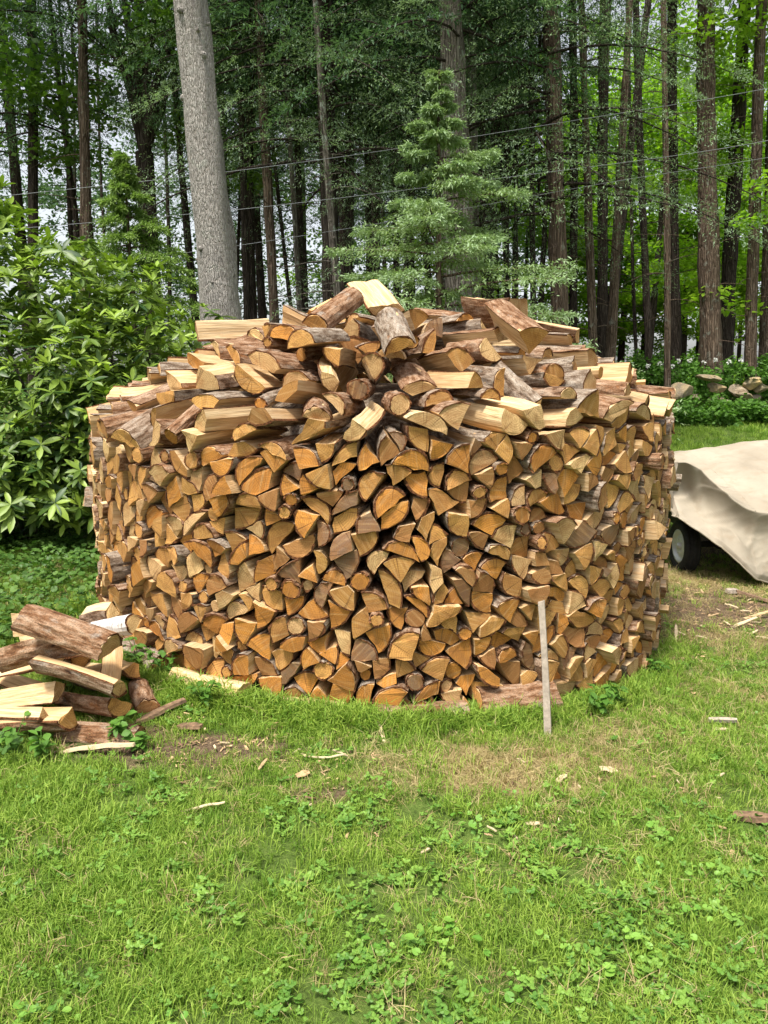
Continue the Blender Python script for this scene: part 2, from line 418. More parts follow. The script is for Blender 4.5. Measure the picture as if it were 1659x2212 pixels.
class Acc:
    def __init__(s): s.V, s.Q, s.n, s.T = [], [], 0, []
    def add(s, V, Q, t=None):
        s.V.append(V); s.Q.append(Q + s.n); s.n += len(V)
        s.T.append(np.full(len(V), 0.5) if t is None else np.broadcast_to(t, (len(V),)))
    def mesh(s, name, m, smooth=False):
        return mesh_np(name, np.concatenate(s.V), [np.concatenate(s.Q)], m, attrs={'tint': ('FLOAT', np.concatenate(s.T))}, smooth=smooth)

# ------------------------------------------------------------------ ground
def graded(segs):
    out = []
    for a, b, st in segs: out += list(np.arange(a, b, st))
    return np.array(out + [segs[-1][1]])
gx = graded([(-150, -30, 10), (-30, -8, 1.0), (-8, -3.5, 0.25), (-3.5, 4.5, 0.07), (4.5, 8, 0.25), (8, 30, 1.0), (30, 150, 10)])
gy = graded([(-40, -2, 4), (-2, 1, 0.3), (1, 9, 0.07), (9, 26, 0.4), (26, 70, 2), (70, 320, 20)])
GX, GY = np.meshgrid(gx, gy, indexing='ij')
GZ = ground_z(GX, GY) + 0.010 * (vnoise(GX, GY, 6.0, 3) - 0.5) + 0.006 * (vnoise(GX, GY, 14.0, 4) - 0.5)
idx = np.arange(GX.size).reshape(GX.shape)
Fq = np.stack([idx[:-1, :-1], idx[1:, :-1], idx[1:, 1:], idx[:-1, 1:]], -1).reshape(-1, 4)
forest = sst(11, 15, GY) * (1 - sst(0.5, 2.0, GX) * (1 - sst(19, 22, GY)))
wear = np.stack([patch_val(GX, GY, DRY), patch_val(GX, GY, BARE), forest, np.ones_like(GX)], -1)
go = obj('ground', mesh_np('ground', np.stack([GX, GY, GZ], -1).reshape(-1, 3), [Fq], M['ground'], attrs={'wear': ('FLOAT_COLOR', wear.reshape(-1, 4))}, smooth=True))
tag(go, 'mown lawn ground sloping up into the woods', 'ground', kind='structure')

# ------------------------------------------------------------------ firewood: cross sections
def clip(pts, fl, n, d):
    """keep the side n.p <= d ; the new edge is a split edge"""
    out, of = [], []
    k = len(pts)
    for i in range(k):
        a, b = pts[i], pts[(i + 1) % k]
        da, db = a @ n - d, b @ n - d
        if da <= 0:
            out.append(a)
            if db > 0:
                of.append(fl[i]); t = da / (da - db); out.append(a + t * (b - a)); of.append(False)
            else: of.append(fl[i])
        elif db <= 0:
            t = da / (da - db); out.append(a + t * (b - a)); of.append(fl[i])
    return out, of
def profile(r_, kind, rad):
    n = 20
    a = np.linspace(0, 2 * np.pi, n, endpoint=False) + r_.uniform(0, 6.28)
    rr = rad * (1 + 0.05 * np.sin(2 * a + r_.uniform(0, 6)) + 0.03 * np.sin(3 * a + r_.uniform(0, 6)) + r_.normal(0, 0.008, n))
    pts = [np.array([x, y]) for x, y in zip(rr * np.cos(a), rr * np.sin(a))]
    fl = [True] * n
    u = lambda t: np.array([math.cos(t), math.sin(t)])
    j = lambda s: r_.normal(0, s) * rad
    if kind in ('wedge', 'quad', 'inner'):
        w = R_(r_.uniform(55, 112))
        pts, fl = clip(pts, fl, u(-math.pi / 2), j(0.07))
        pts, fl = clip(pts, fl, u(w + math.pi / 2), j(0.07))
        if kind == 'quad':
            pts, fl = clip(pts, fl, -u(w / 2 + r_.normal(0, 0.2)), -rad * r_.uniform(0.25, 0.48))
        if kind == 'inner':
            pts, fl = clip(pts, fl, u(w / 2 + r_.normal(0, 0.35)), rad * r_.uniform(0.66, 0.82))
            if r_.random() < 0.4: pts, fl = clip(pts, fl, -u(w / 2 + r_.normal(0, 0.3)), -rad * r_.uniform(0.2, 0.35))
    elif kind == 'half':
        pts, fl = clip(pts, fl, u(0), j(0.10) + rad * r_.uniform(-0.1, 0.15))
    elif kind == 'slab':
        pts, fl = clip(pts, fl, u(0), -rad * r_.uniform(0.22, 0.48))
    # subdivide riven edges, a little uneven
    P, Fl = [], []
    k = len(pts)
    for i in range(k):
        a_, b_ = pts[i], pts[(i + 1) % k]
        le = np.linalg.norm(b_ - a_)
        if le < 0.004: continue
        m_ = 1 if fl[i] else max(1, int(le / 0.032))
        nrm = np.array([b_[1] - a_[1], a_[0] - b_[0]]) / max(le, 1e-6)
        for q in range(m_):
            off = 0 if q == 0 else r_.normal(0, 0.0032)
            P.append(a_ + (b_ - a_) * q / m_ + nrm * off); Fl.append(fl[i])
    P = np.array(P)
    x, y = P[:, 0], P[:, 1]; x2, y2 = np.roll(x, -1), np.roll(y, -1)
    cr = x * y2 - x2 * y; A = cr.sum() / 2
    c = np.array([((x + x2) * cr).sum(), ((y + y2) * cr).sum()]) / (6 * A)
    return dict(p=P - c, f=np.array(Fl), pith=-c, area=abs(A), kind=kind)
KINDS = ['wedge'] * 36 + ['half'] * 13 + ['slab'] * 12 + ['quad'] * 20 + ['inner'] * 16 + ['round'] * 3
def rand_profile(r_, big=1.0):
    k = KINDS[r_.integers(len(KINDS))]
    rad = {'wedge': r_.uniform(0.105, 0.165), 'half': r_.uniform(0.065, 0.105), 'slab': r_.uniform(0.095, 0.145), 'quad': r_.uniform(0.125, 0.17), 'inner': r_.uniform(0.12, 0.17), 'round': r_.uniform(0.034, 0.058)}[k]
    return profile(r_, k, rad * big)
def rot_profile(pr, a):
    c, s = math.cos(a), math.sin(a); Rm = np.array([[c, s], [-s, c]])
    q = dict(pr); q['p'] = pr['p'] @ Rm; q['pith'] = pr['pith'] @ Rm
    return q
def span(pr, dx):
    """lowest and highest y of the outline for each column"""
    P = pr['p']; x0, x1 = P[:, 0].min(), P[:, 0].max()
    i0, i1 = int(math.floor(x0 / dx)), int(math.ceil(x1 / dx))
    xs = np.arange(i0, i1 + 1) * dx
    lo, hi = np.full(len(xs), 9.0), np.full(len(xs), -9.0)
    for a, b in zip(P, np.roll(P, -1, 0)):
        if a[0] > b[0]: a, b = b, a
        m_ = (xs >= a[0] - dx * 0.6) & (xs <= b[0] + dx * 0.6)
        if not m_.any(): continue
        t = np.clip((xs[m_] - a[0]) / max(b[0] - a[0], 1e-6), 0, 1)
        y = a[1] + t * (b[1] - a[1])
        if b[0] - a[0] < dx:
            lo[m_] = np.minimum(lo[m_], min(a[1], b[1])); hi[m_] = np.maximum(hi[m_], max(a[1], b[1]))
        else:
            lo[m_] = np.minimum(lo[m_], y); hi[m_] = np.maximum(hi[m_], y)
    ok = lo < 8
    return i0 + int(np.argmax(ok)), lo[ok], hi[ok]

TINTS = {'golden': (0.57, 0.305, 0.092), 'orange': (0.58, 0.250, 0.050), 'pale': (0.64, 0.430, 0.20), 'brown': (0.38, 0.190, 0.070), 'grey': (0.22, 0.145, 0.095)}
def log_mesh(r_, pr, Ln, tint, birch=False, peel=0.0, seg=3):
    """wood body (ends, riven faces) and bark shell; local x,y across, z along the log"""
    P, f, k = pr['p'], pr['f'], len(pr['p'])
    t = r_.uniform(0.004, 0.008)
    vb = f | np.roll(f, 1)                                   # vertices that touch bark
    rel = P - pr['pith']; rl = np.linalg.norm(rel, axis=1)[:, None] + 1e-9
    W = np.where(vb[:, None], P - rel / rl * t, P)
    rnd = r_.random()
    tilt = r_.normal(0, 0.075, (2, 2))
    bow = r_.normal(0, 0.006, 2)
    V = []
    for s in range(seg + 1):
        u = s / seg
        w = W * (1 + r_.normal(0, 0.012)) + bow * math.sin(math.pi * u) + r_.normal(0, 0.0016, (k, 2)) * (1 - vb[:, None] * 0.5)
        z = np.full(k, (u - 0.5) * Ln)
        if s in (0, seg):
            z = z + W @ tilt[0 if s == 0 else 1] + r_.normal(0, 0.0022, k)
        V.append(np.column_stack([w, z]))
    nb = len(V) * k
    Vw = np.concatenate(V)
    i = np.arange(seg)[:, None] * k; j = np.arange(k)[None, :]; j2 = (j + 1) % k
    Q = np.stack([i + j, i + j2, i + k + j2, i + k + j], -1).reshape(-1, 4)
    cap0 = np.arange(k)[::-1][None, :]
    # the sawn faces get their own vertices, one ring in, so the rim reads as a crisp broken edge
    top = Vw[-k:]
    cap1 = (np.arange(k) + seg * k)[None, :]
    lcw = np.column_stack([Vw[:, :2] - pr['pith'], Vw[:, 2]])
    wood = dict(V=Vw, F=[Q, cap0, cap1], mi=[1, 0, 0], lc=lcw)
    # bark shell
    bark = None
    run = np.where(f)[0]
    if len(run) and r_.random() > peel:
        bs = 5
        starts = [q for q in run if not f[(q - 1) % k]]
        segs = []
        if not starts: segs = [list(range(k)) + [0]]
        for st in starts:
            q, c = st, [st]
            while f[q % k]:
                q += 1; c.append(q % k)
            segs.append(c)
        BV, BQ, BE, n0 = [], [], [], 0
        for c in segs:
            c = np.array(c); m_ = len(c)
            pw = P[c]; dirn = rel[c] / rl[c]
            z0 = -Ln / 2 - 0.001; z1 = Ln / 2 + 0.001
            outer, inner = [], []
            for s in range(bs + 1):
                u = s / bs
                zz = z0 + (z1 - z0) * u
                z = np.full(m_, zz)
                if s == 0: z = z + pw @ tilt[0] + r_.normal(0, 0.004, m_)
                if s == bs: z = z + pw @ tilt[1] + r_.normal(0, 0.004, m_) - (r_.random(m_) < 0.15) * r_.uniform(0, 0.02, m_)
                o = pw + dirn * (r_.normal(0.0, 0.0024, (m_, 1))) + bow * math.sin(math.pi * u)
                outer.append(np.column_stack([o, z])); inner.append(np.column_stack([pw - dirn * t * 1.3 + bow * math.sin(math.pi * u), z]))
            Vo = np.concatenate(outer + inner); no = (bs + 1) * m_
            a = np.arange(bs)[:, None] * m_; b = np.arange(m_ - 1)[None, :]
            q1 = np.stack([a + b, a + b + 1, a + m_ + b + 1, a + m_ + b], -1).reshape(-1, 4)
            b = np.arange(m_ - 1)
            qe1 = np.stack([bs * m_ + b, bs * m_ + b + 1, no + bs * m_ + b + 1, no + bs * m_ + b], -1)
            qe0 = np.stack([b + 1, b, no + b, no + b + 1], -1)
            a = np.arange(bs)
            qs0 = np.stack([a * m_, (a + 1) * m_, no + (a + 1) * m_, no + a * m_], -1)
            e = m_ - 1
            qs1 = np.stack([(a + 1) * m_ + e, a * m_ + e, no + a * m_ + e, no + (a + 1) * m_ + e], -1)
            BV.append(Vo); BQ.append(q1 + n0); BE.append(np.concatenate([qe1, qe0, qs0, qs1]) + n0); n0 += len(Vo)
        BV = np.concatenate(BV)
        bark = dict(V=BV, F=[np.concatenate(BQ), np.concatenate(BE)], lc=np.column_stack([BV[:, :2] - pr['pith'], BV[:, 2]]))
    jit = np.clip(np.array(tint) * r_.uniform(0.62, 1.2) * (1 + r_.normal(0, 0.018, 3)), 0.02, 0.85)
    return wood, bark, (*jit, rnd)
def attr_of(d, tint):
    n = len(d['V'])
    return {'lc': ('FLOAT_VECTOR', d['lc']), 'tint': ('FLOAT_COLOR', np.tile(np.array(tint, np.float32), (n, 1)))}
KW = {'wedge': 'split wedge', 'half': 'half-round log', 'slab': 'flat bark slab', 'quad': 'four-sided split log', 'inner': 'barkless split billet', 'round': 'thin round branch log'}
CW = {'golden': 'golden', 'orange': 'orange', 'pale': 'pale cream', 'brown': 'brown', 'grey': 'dark weathered'}
STUFF = []                                              # (wood, bark, tint, matrix)
def place_individual(lg):
    wood, bark, tint, Mx = lg['wood'], lg['bark'], lg['tint'], lg['M']
    me = mesh_np('firewood_log', wood['V'], wood['F'], [M['end'], M['split']], wood['mi'], attr_of(wood, tint))
    o = obj(lg.get('name', 'firewood_log'), me, mat4=Mx)
    if bark is not None:
        bm_ = mesh_np('bark', bark['V'], bark['F'], [M['birch'] if lg.get('birch') else M['bark'], M['bark_edge']], [0, 1], attr_of(bark, tint))
        c = obj('bark', bm_); c.parent = o
    tag(o, lg['label'], 'firewood log', lg.get('group'))
    return o

# ------------------------------------------------------------------ firewood: the round stack wall
PC = at(822, 1000, 5.55); PCX, PCY, PR = PC.x, 5.52, 1.90
DX = 0.006
PH0, PH1 = -R_(112), R_(112)
ncol = int((PH1 - PH0) * PR / DX)
phis = PH0 + np.arange(ncol) * DX / PR
base = ground_z(PCX + PR * np.sin(phis), PCY - PR * np.cos(phis)) + 0.005
wall_top = 1.285 + 0.045 * np.sin(phis) + 0.02 * np.sin(3 * phis + 1)
prof = base.copy()
pool = []
for _ in range(170):
    pr = rand_profile(rng, 0.86)
    for a in rng.uniform(0, 6.283, 9):
        q = rot_profile(pr, a)
        i0, lo, hi = span(q, DX)
        pool.append((q, lo, hi))
LOGS = []
done = np.zeros(ncol, bool)
while True:
    key = np.where(done, 99, prof)
    m_ = int(np.argmin(key))
    if key[m_] > 50 or len(LOGS) > 2500: break
    if prof[m_] > wall_top[m_] - 0.03:
        done[m_] = True; continue
    best = None
    for ci in rng.integers(0, len(pool), 46):
        q, lo, hi = pool[ci]
        w = len(lo)
        for fr in (0.08, 0.3, 0.5, 0.7, 0.92):
            s0 = m_ - int(w * fr)
            if s0 < 0 or s0 + w > ncol: continue
            seg = prof[s0:s0 + w]
            z = (seg - lo).max()
            gap = (z + lo - seg).sum() * DX
            nt_ = z + hi
            bumpy = np.abs(np.diff(nt_)).sum() * 0.25 + 0.45 * max(0, (hi.max() - lo.min()) / (w * DX) - 0.72)
            cost = 14 * max(0, z + lo[m_ - s0] - prof[m_] - 0.012) + (gap + 0.0012) / (q['area'] + 0.0025) + bumpy + 0.55 * max(0, (z + hi.max()) - prof[m_] - 0.11) + 1.2 * max(0, z + hi.max() - wall_top[m_] - 0.05)
            if best is None or cost < best[0]: best = (cost, q, lo, hi, s0, z)
    lim_gap = 0.018
    if best is not None:
        _, q, lo, hi, s0, z = best
        w = len(lo); k_ = m_ - s0
        pit = z + lo[k_] - prof[m_]
    l_ = r2 = m_
    while l_ > 0 and prof[l_ - 1] < prof[m_] + 0.012: l_ -= 1
    while r2 < ncol - 1 and prof[r2 + 1] < prof[m_] + 0.012: r2 += 1
    if best is None or (pit > lim_gap and r2 - l_ < 9):               # too narrow a notch for a log: leave it as a gap
        prof[l_:r2 + 1] = np.maximum(prof[l_:r2 + 1], prof[m_] + 0.012); continue
    prof[s0:s0 + w] = np.maximum(prof[s0:s0 + w], z + hi)
    x0 = q['p'][:, 0].min()
    s_mid = s0 + (-int(math.floor(x0 / DX)))
    LOGS.append(dict(pr=q, phi=PH0 + s_mid * DX / PR, z=z))
wall_profile = prof
for lg in LOGS:
    phi, z = lg['phi'], lg['z']
    r_ = np.random.default_rng(int(rng.integers(1 << 30)))
    Ln = r_.uniform(0.37, 0.43)
    cen = math.exp(-(phi / 0.62) ** 2)
    p = np.array([0.48 - 0.10 * cen, 0.12 + 0.26 * cen, 0.26 - 0.20 * cen, 0.12, 0.07])
    col = ('golden', 'orange', 'pale', 'brown', 'grey')[r_.choice(5, p=p / p.sum())]
    lg['wood'], lg['bark'], lg['tint'] = log_mesh(r_, lg['pr'], Ln, TINTS[col], peel=0.06)
    et = Vector((math.cos(phi), math.sin(phi), 0)); er = Vector((math.sin(phi), -math.cos(phi), 0))
    out = PR + np.clip(r_.normal(0, 0.018), -0.04, 0.05) - 0.012 * (1 - z / 1.3) + (0.06 if r_.random() < 0.02 else 0)
    yaw, pit = r_.normal(0, 0.05), r_.normal(0, 0.04)
    Rm = Matrix((et, Vector((0, 0, 1)), er)).transposed()
    Rm = Rm @ Euler((pit, yaw, 0)).to_matrix()
    c = Vector((PCX, PCY, z)) + er * out - (Rm @ Vector((0, 0, Ln / 2)))
    lg['M'] = Matrix.Translation(c) @ Rm.to_4x4()
    end = Vector((PCX, PCY, z)) + er * out
    v = Vector((0, 0, CAM_Z)) - end
    vis = max(0.0, (Rm @ Vector((0, 0, 1))).dot(v.normalized()))
    lg['imp'] = lg['pr']['area'] * (vis + 0.05) / v.length_squared if abs(phi) < R_(78) else 0
    if end.x < -1.25 and end.z < 0.42: lg['imp'] *= 0.35
    row = ('at the foot of' if z < 0.25 else 'low in' if z < 0.55 else 'midway up' if z < 0.85 else 'high in' if z < 1.15 else 'at the rim of')
    flank = 'the flank toward the tarp' if phi > 0.5 else 'the flank toward the rhododendron' if phi < -0.5 else "the stack wall's stake side" if phi > 0.12 else "the stack wall's front"
    size_ = 'large ' if lg['pr']['area'] > 0.0125 else 'small ' if lg['pr']['area'] < 0.0065 else ''
    lg['label'] = f"{size_}{CW[col]} {KW[lg['pr']['kind']]} {row} {flank}"
    lg['group'] = f"{size_}{CW[col]} {KW[lg['pr']['kind']]} pieces {row} {flank}"

# ------------------------------------------------------------------ firewood: the domed top, dropped log by log onto a height field
class Field:
    def __init__(s, x0, y0, x1, y1, d): 
        s.x0, s.y0, s.d = x0, y0, d
        s.nx, s.ny = int((x1 - x0) / d) + 1, int((y1 - y0) / d) + 1
        s.X, s.Y = np.meshgrid(x0 + np.arange(s.nx) * d, y0 + np.arange(s.ny) * d, indexing='ij')
        s.H = np.zeros((s.nx, s.ny)); s.own = np.full((s.nx, s.ny), -1)
    def sample(s, pr, Ln, x, y, yaw, pitch):
        i0, lo, hi = span(pr, s.d * 0.8)
        xs = (i0 + np.arange(len(lo))) * s.d * 0.8
        ts = np.arange(-Ln / 2, Ln / 2 + 1e-6, s.d * 0.8)
        a = np.array([math.sin(yaw), -math.cos(yaw)]); e = np.array([math.cos(yaw), math.sin(yaw)])
        cp, sp = math.cos(pitch), math.sin(pitch)
        wx = x + a[0] * ts[None, :] * cp + e[0] * xs[:, None]; wy = y + a[1] * ts[None, :] * cp + e[1] * xs[:, None]
        ix = np.clip(np.rint((wx - s.x0) / s.d).astype(int), 0, s.nx - 1); iy = np.clip(np.rint((wy - s.y0) / s.d).astype(int), 0, s.ny - 1)
        return ix, iy, lo[:, None] * cp - ts[None, :] * sp, hi[:, None] * cp - ts[None, :] * sp, ts
    def drop(s, pr, Ln, x, y, yaw, pitch=None, jit=0.0, owner=0, lim=(-0.05, 0.42), sink=0.004, cap=None):
        """pitch > 0: outer end lower. returns z of the log centre and the pitch"""
        if pitch is None:
            ix, iy, lo, hi, ts = s.sample(pr, Ln, x, y, yaw, 0)
            h = s.H[ix, iy].max(0); n = len(ts)
            hi_in, hi_out = h[:n // 3].max(), h[-(n // 3):].max()
            pitch = float(np.clip(math.atan2(hi_in - hi_out, Ln * 0.75), *lim)) + jit
        ix, iy, lo, hi, ts = s.sample(pr, Ln, x, y, yaw, pitch)
        z = float((s.H[ix, iy] - lo).max()) - sink
        new = z + hi
        if cap is not None and ((new - cap[ix, iy]).mean() > 0.06): return None, pitch
        up = new > s.H[ix, iy]
        s.H[ix[up], iy[up]] = new[up]; s.own[ix[up], iy[up]] = owner
        return z, pitch
def log_matrix(x, y, z, yaw, pitch):
    a = Vector((math.sin(yaw) * math.cos(pitch), -math.cos(yaw) * math.cos(pitch), -math.sin(pitch)))
    e = Vector((math.cos(yaw), math.sin(yaw), 0))
    u = a.cross(e)
    return Matrix.Translation((x, y, z)) @ Matrix((e, u, a)).transposed().to_4x4()

FD = Field(PCX - 2.15, PCY - 2.15, PCX + 2.15, PCY + 2.15, 0.0125)
rr_ = np.hypot(FD.X - PCX, FD.Y - PCY)
ph_ = np.arctan2(FD.X - PCX, -(FD.Y - PCY))
rk = np.array([0, 0.45, 0.85, 1.15, 1.42, 1.66, 1.80, 1.92, 3.0])
zk = np.array([1.90, 1.90, 1.86, 1.76, 1.60, 1.455, 1.385, 1.35, 1.35])
target = np.interp(rr_, rk, zk) + 0.03 * np.sin(ph_) * (rr_ / PR) + 0.03 * (vnoise(FD.X, FD.Y, 2.2, 9) - 0.5)
HEROES = []
def H_(*a, **k): HEROES.append((a, k))
H_(812, 690, 5.0, 'quad', 0.16, math.pi, R_(24), 'pale', 'pale cream split log propped steeply at the peak of the woodpile', 0.36, pitch=0.5)
H_(1070, 700, 5.0, 'wedge', 0.185, 2.6, R_(38), 'pale', 'thick pale wedge log lying on the crest above the bark-covered rounds', 0.40, pitch=0.10)
H_(505, 735, 5.2, 'wedge', 0.13, 2.3, R_(-76), 'pale', 'pale split log lying crosswise on the shoulder of the dome', 0.46, pitch=0.04)
H_(650, 715, 5.1, 'inner', 0.17, 0.6, R_(60), 'orange', 'chunky orange split block with torn fibres on the dome crest', 0.20)
H_(710, 700, 5.4, 'inner', 0.18, 2.0, R_(-50), 'orange', 'knotty orange block with ragged top beside the propped pale log', 0.20)
H_(1180, 715, 5.6, 'quad', 0.13, 2.9, R_(66), 'pale', 'pale split log sloping away down the back of the dome', 0.44, pitch=0.22)
H_(850, 850, 4.15, 'half', 0.085, 0.0, R_(8), 'golden', 'smooth grey-barked half-round log pointing straight out of the dome', 0.42)
H_(1110, 830, 4.35, 'wedge', 0.16, 0.15, R_(20), 'golden', 'large brown-barked quarter log with a broad round end on the dome', 0.42)
H_(690, 830, 4.3, 'half', 0.085, 0.1, R_(-22), 'golden', 'rough grey-barked half log with dull golden end on the dome', 0.42)
H_(725, 745, 4.7, 'half', 0.085, 0.2, R_(-28), 'golden', 'half-round log with a long peeled scar near the crest', 0.45)
for (hx, hy, hY, *_), hk in HEROES:
    if hY < 4.6: continue      # lower courses: these pieces stand proud
    hp = at(hx, hy, hY)
    target -= 0.135 * np.exp(-(((FD.X - hp.x) ** 2 + (FD.Y - hp.y) ** 2) / 0.18 ** 2) ** 2)
wt = np.interp(ph_, phis, wall_profile, left=1.35, right=1.35)
core = np.maximum(target - 0.24, 0)
FD.H = np.where(rr_ < PR - 0.40, np.maximum(core, np.minimum(1.26, target - 0.2)), np.where(rr_ < PR + 0.01, wt, -1.0))
DOME = []
def dome_log(pr, Ln, x, y, yaw, col, jit=0.0, pitch=None, **kw):
    k = len(DOME)
    z, pitch = FD.drop(pr, Ln, x, y, yaw, pitch, jit, k, cap=kw.pop('cap', None))
    if z is None: return None
    r_ = np.random.default_rng(4000 + k)
    wood, bark, tint = log_mesh(r_, pr, Ln, TINTS[col], peel=kw.pop('peel', 0.1))
    d = dict(pr=pr, wood=wood, bark=bark, tint=tint, M=log_matrix(x, y, z, yaw, pitch), col=col, x=x, y=y, z=z, L=Ln, **kw)
    DOME.append(d); return d
def bark_up(pr, r_, spread=0.5):
    m_ = pr['p'][pr['f'] | np.roll(pr['f'], 1)]
    if len(m_) == 0: return rot_profile(pr, r_.uniform(0, 6.28))
    v = m_.mean(0); a = math.atan2(v[1], v[0])
    return rot_profile(pr, (math.pi / 2 - a) + r_.normal(0, spread))
rb = np.random.default_rng(21)
for rc in np.arange(PR - 0.185, -0.01, -0.055):
    for layer in range(5):
        n_ = max(1, int(2 * math.pi * rc / 0.115)); placed = 0
        for a0 in (np.arange(n_) + rb.random()) / n_ * 2 * math.pi:
            rj = max(0.0, rc + rb.normal(0, 0.022))
            x, y = PCX + rj * math.sin(a0), PCY - rj * math.cos(a0)
            yaw = a0 + rb.normal(0, 0.13) if rc > 0.25 else rb.uniform(0, 6.28)
            if rb.random() < 0.05: yaw += rb.normal(0, 0.5)
            Ln = rb.uniform(0.36, 0.44)
            i_, j_ = int((x - FD.x0) / FD.d), int((y - FD.y0) / FD.d)
            if target[i_, j_] - FD.H[i_, j_] < 0.04: continue
            want = float(np.clip(target[i_, j_] - FD.H[i_, j_] + rb.normal(0, 0.02), 0.06, 0.165))
            best = None
            for _ in range(5):
                pr = rand_profile(rb, 0.95) if rb.random() < 0.78 else profile(rb, 'half', rb.uniform(0.06, 0.085))
                pr = bark_up(pr, rb, 0.55) if rb.random() < 0.42 else rot_profile(pr, rb.uniform(0, 6.28))
                hgt = np.ptp(pr['p'][:, 1])
                if best is None or abs(hgt - want) < best[0]: best = (abs(hgt - want), pr)
            col = ('golden', 'orange', 'pale', 'brown', 'grey')[rb.choice(5, p=[0.36, 0.10, 0.46, 0.05, 0.03])]
            if dome_log(best[1], Ln, x, y, yaw, col, jit=rb.normal(0.03, 0.04), cap=target): placed += 1
        if not placed: break
# cover what is still open
for _ in range(260):
    op = (FD.own < 0) & (rr_ < PR - 0.36)
    k_ = np.flatnonzero(op)
    if len(k_) < 25: break
    sc = np.where(op, target - FD.H + 0.2 * rb.random(op.shape), -9); i = int(np.argmax(sc))
    x, y = FD.X.flat[i], FD.Y.flat[i]; a0 = math.atan2(x - PCX, PCY - y)
    pr = bark_up(profile(rb, ('slab', 'half', 'wedge')[rb.integers(3)], rb.uniform(0.075, 0.11)), rb, 0.4)
    if dome_log(pr, rb.uniform(0.34, 0.40), x, y, a0 + rb.normal(0, 0.2), ('golden', 'pale', 'orange')[rb.integers(3)], cap=target + 0.07) is None: FD.own[max(0, i // FD.ny - 2):i // FD.ny + 3, max(0, i % FD.ny - 2):i % FD.ny + 3] = 0
# a few particular pieces on top
def hero(px, py, Y, kind, rad, rot, yaw, col, label, Ln=0.42, pitch=None, **kw):
    p = at(px, py, Y)
    r_ = np.random.default_rng(int(px * 7 + py))
    pr = rot_profile(profile(r_, kind, rad), 0)
    pr = bark_up(pr, r_, 0.05); pr = rot_profile(pr, rot)
    return dome_log(pr, Ln, p.x, p.y, yaw, col, pitch=pitch, label=label, group=None, hero=True, **kw)
for h in HEROES: hero(*h[0], **h[1])
ownc = np.bincount(FD.own[FD.own >= 0], minlength=len(DOME))
for k, d in enumerate(DOME):
    c = d['M'].translation
    v = Vector((0, 0, CAM_Z)) - c
    front = -(c.y - PCY) / PR
    d['imp'] = (ownc[k] * FD.d ** 2 * 0.45 + d['pr']['area'] * 0.7 * (ownc[k] > 25)) / v.length_squared * (1.0 if front > -0.2 else 0.15)
    if ownc[k] < 20: d['imp'] = 0
    if not d.get('hero'):
        ph = math.atan2(c.x - PCX, PCY - c.y); rc_ = math.hypot(c.x - PCX, c.y - PCY)
        tier = "the dome's crest" if rc_ < 0.9 else "the dome's slope" if rc_ < 1.45 else "the dome's lowest course"
        sd2 = 'toward the tarp' if ph > 0.5 else 'toward the rhododendron' if ph < -0.5 else 'facing the lawn'
        size_ = 'large ' if d['pr']['area'] > 0.0125 else 'small ' if d['pr']['area'] < 0.0065 else ''
        d['label'] = f"{size_}{CW[d['col']]} {KW[d['pr']['kind']]} on {tier} {sd2}"
        d['group'] = f"{size_}{CW[d['col']]} {KW[d['pr']['kind']]} pieces on {tier} {sd2}"
    else: d['imp'] = 9
allp = sorted(LOGS + DOME, key=lambda d: -d['imp'])
solo, rest = allp[:256], allp[256:]
for d in solo: place_individual(d)
# the remaining logs of the stack, and an added inner shell blocking light through the gaps, as one mass
V, F4, LC, TI, n0 = [], [[], [], [], []], [], [], 0
Fn = {}
for d in rest:
    A = np.array(d['M'])
    for part, ms in ((d['wood'], d['wood']['mi']), (d['bark'], [2, 3])):
        if part is None: continue
        V.append(part['V'] @ A[:3, :3].T + A[:3, 3]); LC.append(part['lc']); TI.append(np.tile(np.array(d['tint'], np.float32), (len(part['V']), 1)))
        for f, m_ in zip(part['F'], ms): Fn.setdefault((f.shape[1], m_), []).append(f + n0)
        n0 += len(part['V'])
ka = 72
aa = np.linspace(0, 2 * np.pi, ka, endpoint=False)
rings = [(PR - 0.33, -0.2), (PR - 0.33, 1.10), (PR - 0.42, 1.18), (1.35, 1.36), (1.05, 1.48), (0.7, 1.55), (0.05, 1.58)]
cv = np.concatenate([np.column_stack([PCX + r * np.sin(aa), PCY - r * np.cos(aa), np.full(ka, z)]) for r, z in rings])
i = np.arange(len(rings) - 1)[:, None] * ka; j = np.arange(ka)[None, :]; j2 = (j + 1) % ka
Fn.setdefault((4, 2), []).append(np.stack([i + j, i + j2, i + ka + j2, i + ka + j], -1).reshape(-1, 4) + n0)
V.append(cv); LC.append(cv); TI.append(np.tile(np.array((0.3, 0.2, 0.1, 0.2), np.float32), (len(cv), 1)))
keys = list(Fn)
me = mesh_np('stacked_firewood', np.concatenate(V), [np.concatenate(Fn[k]) for k in keys], [M['end'], M['split'], M['bark'], M['bark_edge']], [k[1] for k in keys],
             {'lc': ('FLOAT_VECTOR', np.concatenate(LC)), 'tint': ('FLOAT_COLOR', np.concatenate(TI))})
tag(obj('stacked_firewood', me), 'remaining split firewood packed in the big round stack', 'firewood', kind='stuff')
print('wall logs', len(LOGS), 'dome', len(DOME), 'solo', len(solo))

